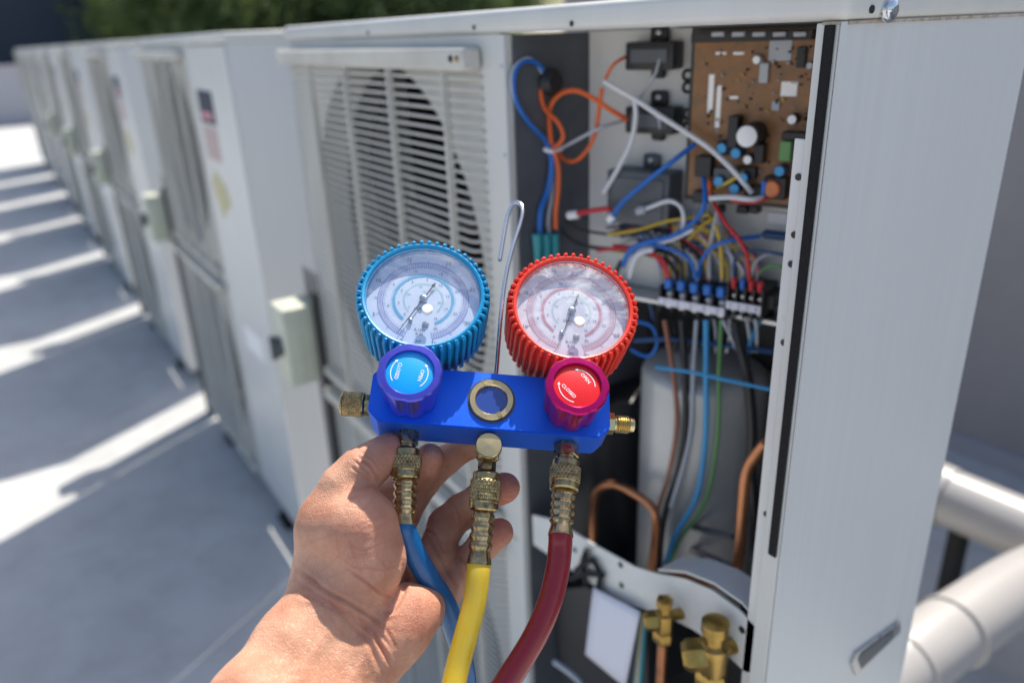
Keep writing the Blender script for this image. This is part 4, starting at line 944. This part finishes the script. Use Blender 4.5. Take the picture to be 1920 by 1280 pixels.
        ii = np.where(mk)[0]
        if len(ii) == 0: return
        d2 = ((px[ii][:, None]-q[None, :, 0])**2+(py[ii][:, None]-q[None, :, 1])**2); j = d2.argmin(1); d = np.sqrt(d2.min(1))
        s_ = j/len(q); fade = np.clip(np.minimum(s_, 1-s_)*6, .15, 1)
        D[ii] -= amp*fade*np.exp(-(d/sig)**2)*front[ii]; D[ii] += amp*.35*fade*np.exp(-((d-sig*1.9)/sig)**2)*front[ii]
        red[ii] += .5*fade*np.exp(-(d/(sig*1.6))**2)
    A = .0006
    FR_ = (.33, .452)
    # wrist and heel creases
    crease([(558, 1062), (600, 1100), (650, 1128), (690, 1150), (722, 1180)], .0011, 4.5, FR_)
    crease([(556, 1085), (600, 1118), (655, 1145), (700, 1175), (735, 1215)], .0008, 4, FR_)
    crease([(600, 1120), (650, 1150), (700, 1190), (730, 1240)], .0009, 4, FR_)
    crease([(552, 1112), (590, 1122), (640, 1150), (690, 1200), (715, 1260)], .0010, 5, FR_)
    crease([(755, 1050), (760, 1090), (752, 1120), (735, 1145), (715, 1150)], .0012, 4.5, FR_)
    crease([(760, 1055), (790, 1080), (815, 1105)], .0006, 4, FR_)
    crease([(650, 1060), (680, 1085), (715, 1110), (742, 1125)], .0006, 3, FR_)
    crease([(630, 1040), (670, 1062), (720, 1068), (752, 1052)], .0003, 2.2, FR_)
    crease([(640, 1020), (690, 1030), (745, 1005)], .00022, 2, FR_)
    crease([(645, 1000), (690, 1003), (735, 970)], .0002, 1.8, FR_)
    crease([(668, 985), (700, 976), (728, 958)], .0002, 1.8, FR_)
    crease([(640, 950), (680, 955), (705, 930)], .0002, 1.8, FR_)
    crease([(650, 925), (680, 915), (700, 912), (712, 918)], .0007, 3.5, FR_)
    crease([(648, 938), (680, 928), (712, 928)], .0003, 2, FR_)
    crease([(660, 1075), (700, 1100), (735, 1112)], .0003, 2.2, FR_)
    crease([(670, 1160), (700, 1185), (722, 1225), (735, 1250)], .0008, 4, FR_)
    crease([(735, 1150), (722, 1175), (742, 1215)], .0005, 3.5, FR_)
    rsk = np.random.RandomState(9)
    for _ in range(46):      # short fine skin lines over the ball of the thumb, palm heel and wrist
        x, y = rsk.uniform(580, 750), rsk.uniform(915, 1180); a = rsk.choice([-.35, -.2, .9, 1.2, -.9])+rsk.normal()*.15; l = rsk.uniform(12, 38)
        crease([(x-l*np.cos(a), y-l*np.sin(a)), (x, y+rsk.uniform(-3, 3)), (x+l*np.cos(a), y+l*np.sin(a))], rsk.uniform(.00008, .0002), rsk.uniform(1.2, 1.9), FR_, 1.)
    # thumb joint folds
    crease([(668, 852), (690, 868), (706, 888), (712, 905)], .0009, 3.2, (.40, .452))
    crease([(660, 862), (684, 878), (700, 898)], .0006, 2.8, (.40, .452)); crease([(676, 846), (700, 862), (714, 880)], .0005, 2.6, (.40, .452))
    crease([(654, 872), (678, 888), (696, 905)], .0005, 2.6, (.40, .452))
    # finger folds
    BK = (.44, .50)
    crease([(838, 925), (850, 950), (866, 985)], .0006, 3, BK); crease([(795, 985), (815, 1005), (832, 1032)], .0008, 3.5, BK)
    crease([(812, 905), (828, 918), (838, 938)], .0007, 3, BK); crease([(800, 1005), (818, 1040), (846, 1085), (856, 1110)], .0009, 4, BK)
    crease([(858, 1040), (872, 1060), (880, 1088)], .0006, 3, BK); crease([(905, 905), (915, 930), (918, 955)], .0004, 3, BK)
    crease([(740, 905), (752, 925), (760, 950)], .0005, 3, BK)
    # tendons and veins on the wrist
    def ridge(pts, amp, sig):
        nonlocal D
        r0 = red.copy(); crease(pts, -amp, sig, FR_, 0); red[:] = r0
    ridge([(715, 1160), (690, 1210), (660, 1290)], .0008, 12); ridge([(640, 1150), (590, 1220), (540, 1300)], .0006, 14)
    # fine skin grain
    rs = np.random.RandomState(2)
    def n3(P, s, seed):
        r_ = np.random.RandomState(seed); o = np.zeros(len(P))
        for _ in range(7):
            k = r_.normal(size=3); k *= s/np.linalg.norm(k); o += np.sin(P@k+r_.rand()*6.28)
        return o/7
    D += .00022*n3(V, 420, 1)+.00012*n3(V, 1100, 2)
    V2 = V+N_*D[:, None]
    me = bpy.data.meshes.new('hand')
    me.vertices.add(len(V2)); me.vertices.foreach_set('co', V2.astype(np.float32).ravel())
    me.loops.add(Fc.size); me.loops.foreach_set('vertex_index', Fc.ravel().astype(np.int32))
    me.polygons.add(len(Fc)); me.polygons.foreach_set('loop_start', np.arange(0, Fc.size, 4, dtype=np.int32))
    me.update(calc_edges=True); me.validate(); me.shade_smooth()
    # natural flush of the skin: finger tips and fold lines are redder
    def near(x, y, d, r):
        P0 = cc((x, y, d)); return np.exp(-((V-P0)**2).sum(1)/r**2)
    fl = red*.35
    for q in ((806, 860, .462), (948, 914, .456), (938, 996, .453), (733, 842, .442)): fl += .75*near(*q, .013)
    for q in ((690, 1000, .41), (790, 1150, .42)): fl += .35*near(*q, .02)
    at = me.attributes.new('flush', 'FLOAT', 'POINT'); at.data.foreach_set('value', np.clip(fl, 0, 1).astype(np.float32))
    return me
hm = make_hand()
def skin():
    m = bpy.data.materials.new('skin'); m.use_nodes = True; t = m.node_tree; N = t.nodes; L = t.links; b = N['Principled BSDF']; MATS['skin'] = m
    tc = N.new('ShaderNodeTexCoord'); at = N.new('ShaderNodeAttribute'); at.attribute_name = 'flush'
    n = N.new('ShaderNodeTexNoise'); n.inputs['Scale'].default_value = 48; n.inputs['Detail'].default_value = 8; L.new(tc.outputs['Object'], n.inputs[0])
    r = N.new('ShaderNodeValToRGB'); L.new(n.outputs[0], r.inputs[0]); r.color_ramp.elements[0].position = .3; r.color_ramp.elements[1].position = .7
    r.color_ramp.elements[0].color = (.50, .22, .13, 1); r.color_ramp.elements[1].color = (.72, .40, .26, 1)
    mx = N.new('ShaderNodeMix'); mx.data_type = 'RGBA'; L.new(at.outputs['Fac'], mx.inputs[0]); L.new(r.outputs[0], mx.inputs[6]); mx.inputs[7].default_value = (.54, .165, .11, 1)
    L.new(mx.outputs[2], b.inputs['Base Color'])
    b.inputs['Roughness'].default_value = .5; b.inputs['Specular IOR Level'].default_value = .4
    b.inputs['Subsurface Weight'].default_value = .25; b.inputs['Subsurface Radius'].default_value = (1, .3, .15); b.inputs['Subsurface Scale'].default_value = .003
    v = N.new('ShaderNodeTexVoronoi'); v.feature = 'DISTANCE_TO_EDGE'; v.inputs['Scale'].default_value = 900; mp = N.new('ShaderNodeMapping'); mp.inputs['Rotation'].default_value = (0, 0, .6); mp.inputs['Scale'].default_value = (1, .45, .7)
    L.new(tc.outputs['Object'], mp.inputs[0]); n3 = N.new('ShaderNodeTexNoise'); n3.inputs['Scale'].default_value = 130; mv = N.new('ShaderNodeVectorMath'); mv.operation = 'MULTIPLY_ADD'
    L.new(n3.outputs['Color'], mv.inputs[0]); mv.inputs[1].default_value = (.006, .006, .006); L.new(tc.outputs['Object'], n3.inputs[0]); L.new(mp.outputs[0], mv.inputs[2]); L.new(mv.outputs[0], v.inputs[0])
    mr = N.new('ShaderNodeMapRange'); mr.inputs[2].default_value = .18; L.new(v.outputs['Distance'], mr.inputs[0])
    bu = N.new('ShaderNodeBump'); bu.inputs['Strength'].default_value = .7; bu.inputs['Distance'].default_value = .00025; L.new(mr.outputs[0], bu.inputs['Height'])
    n4 = N.new('ShaderNodeTexNoise'); n4.inputs['Scale'].default_value = 380; n4.inputs['Detail'].default_value = 5; L.new(tc.outputs['Object'], n4.inputs[0])
    b2 = N.new('ShaderNodeBump'); b2.inputs['Strength'].default_value = .3; b2.inputs['Distance'].default_value = .0006; L.new(n4.outputs[0], b2.inputs['Height']); L.new(bu.outputs[0], b2.inputs['Normal']); L.new(b2.outputs[0], b.inputs['Normal'])
skin()
ho = link('person', hm, 'skin'); ho.matrix_world = CM
tag(ho, 'bare left hand and forearm holding the hose couplings under the blue manifold', 'person')
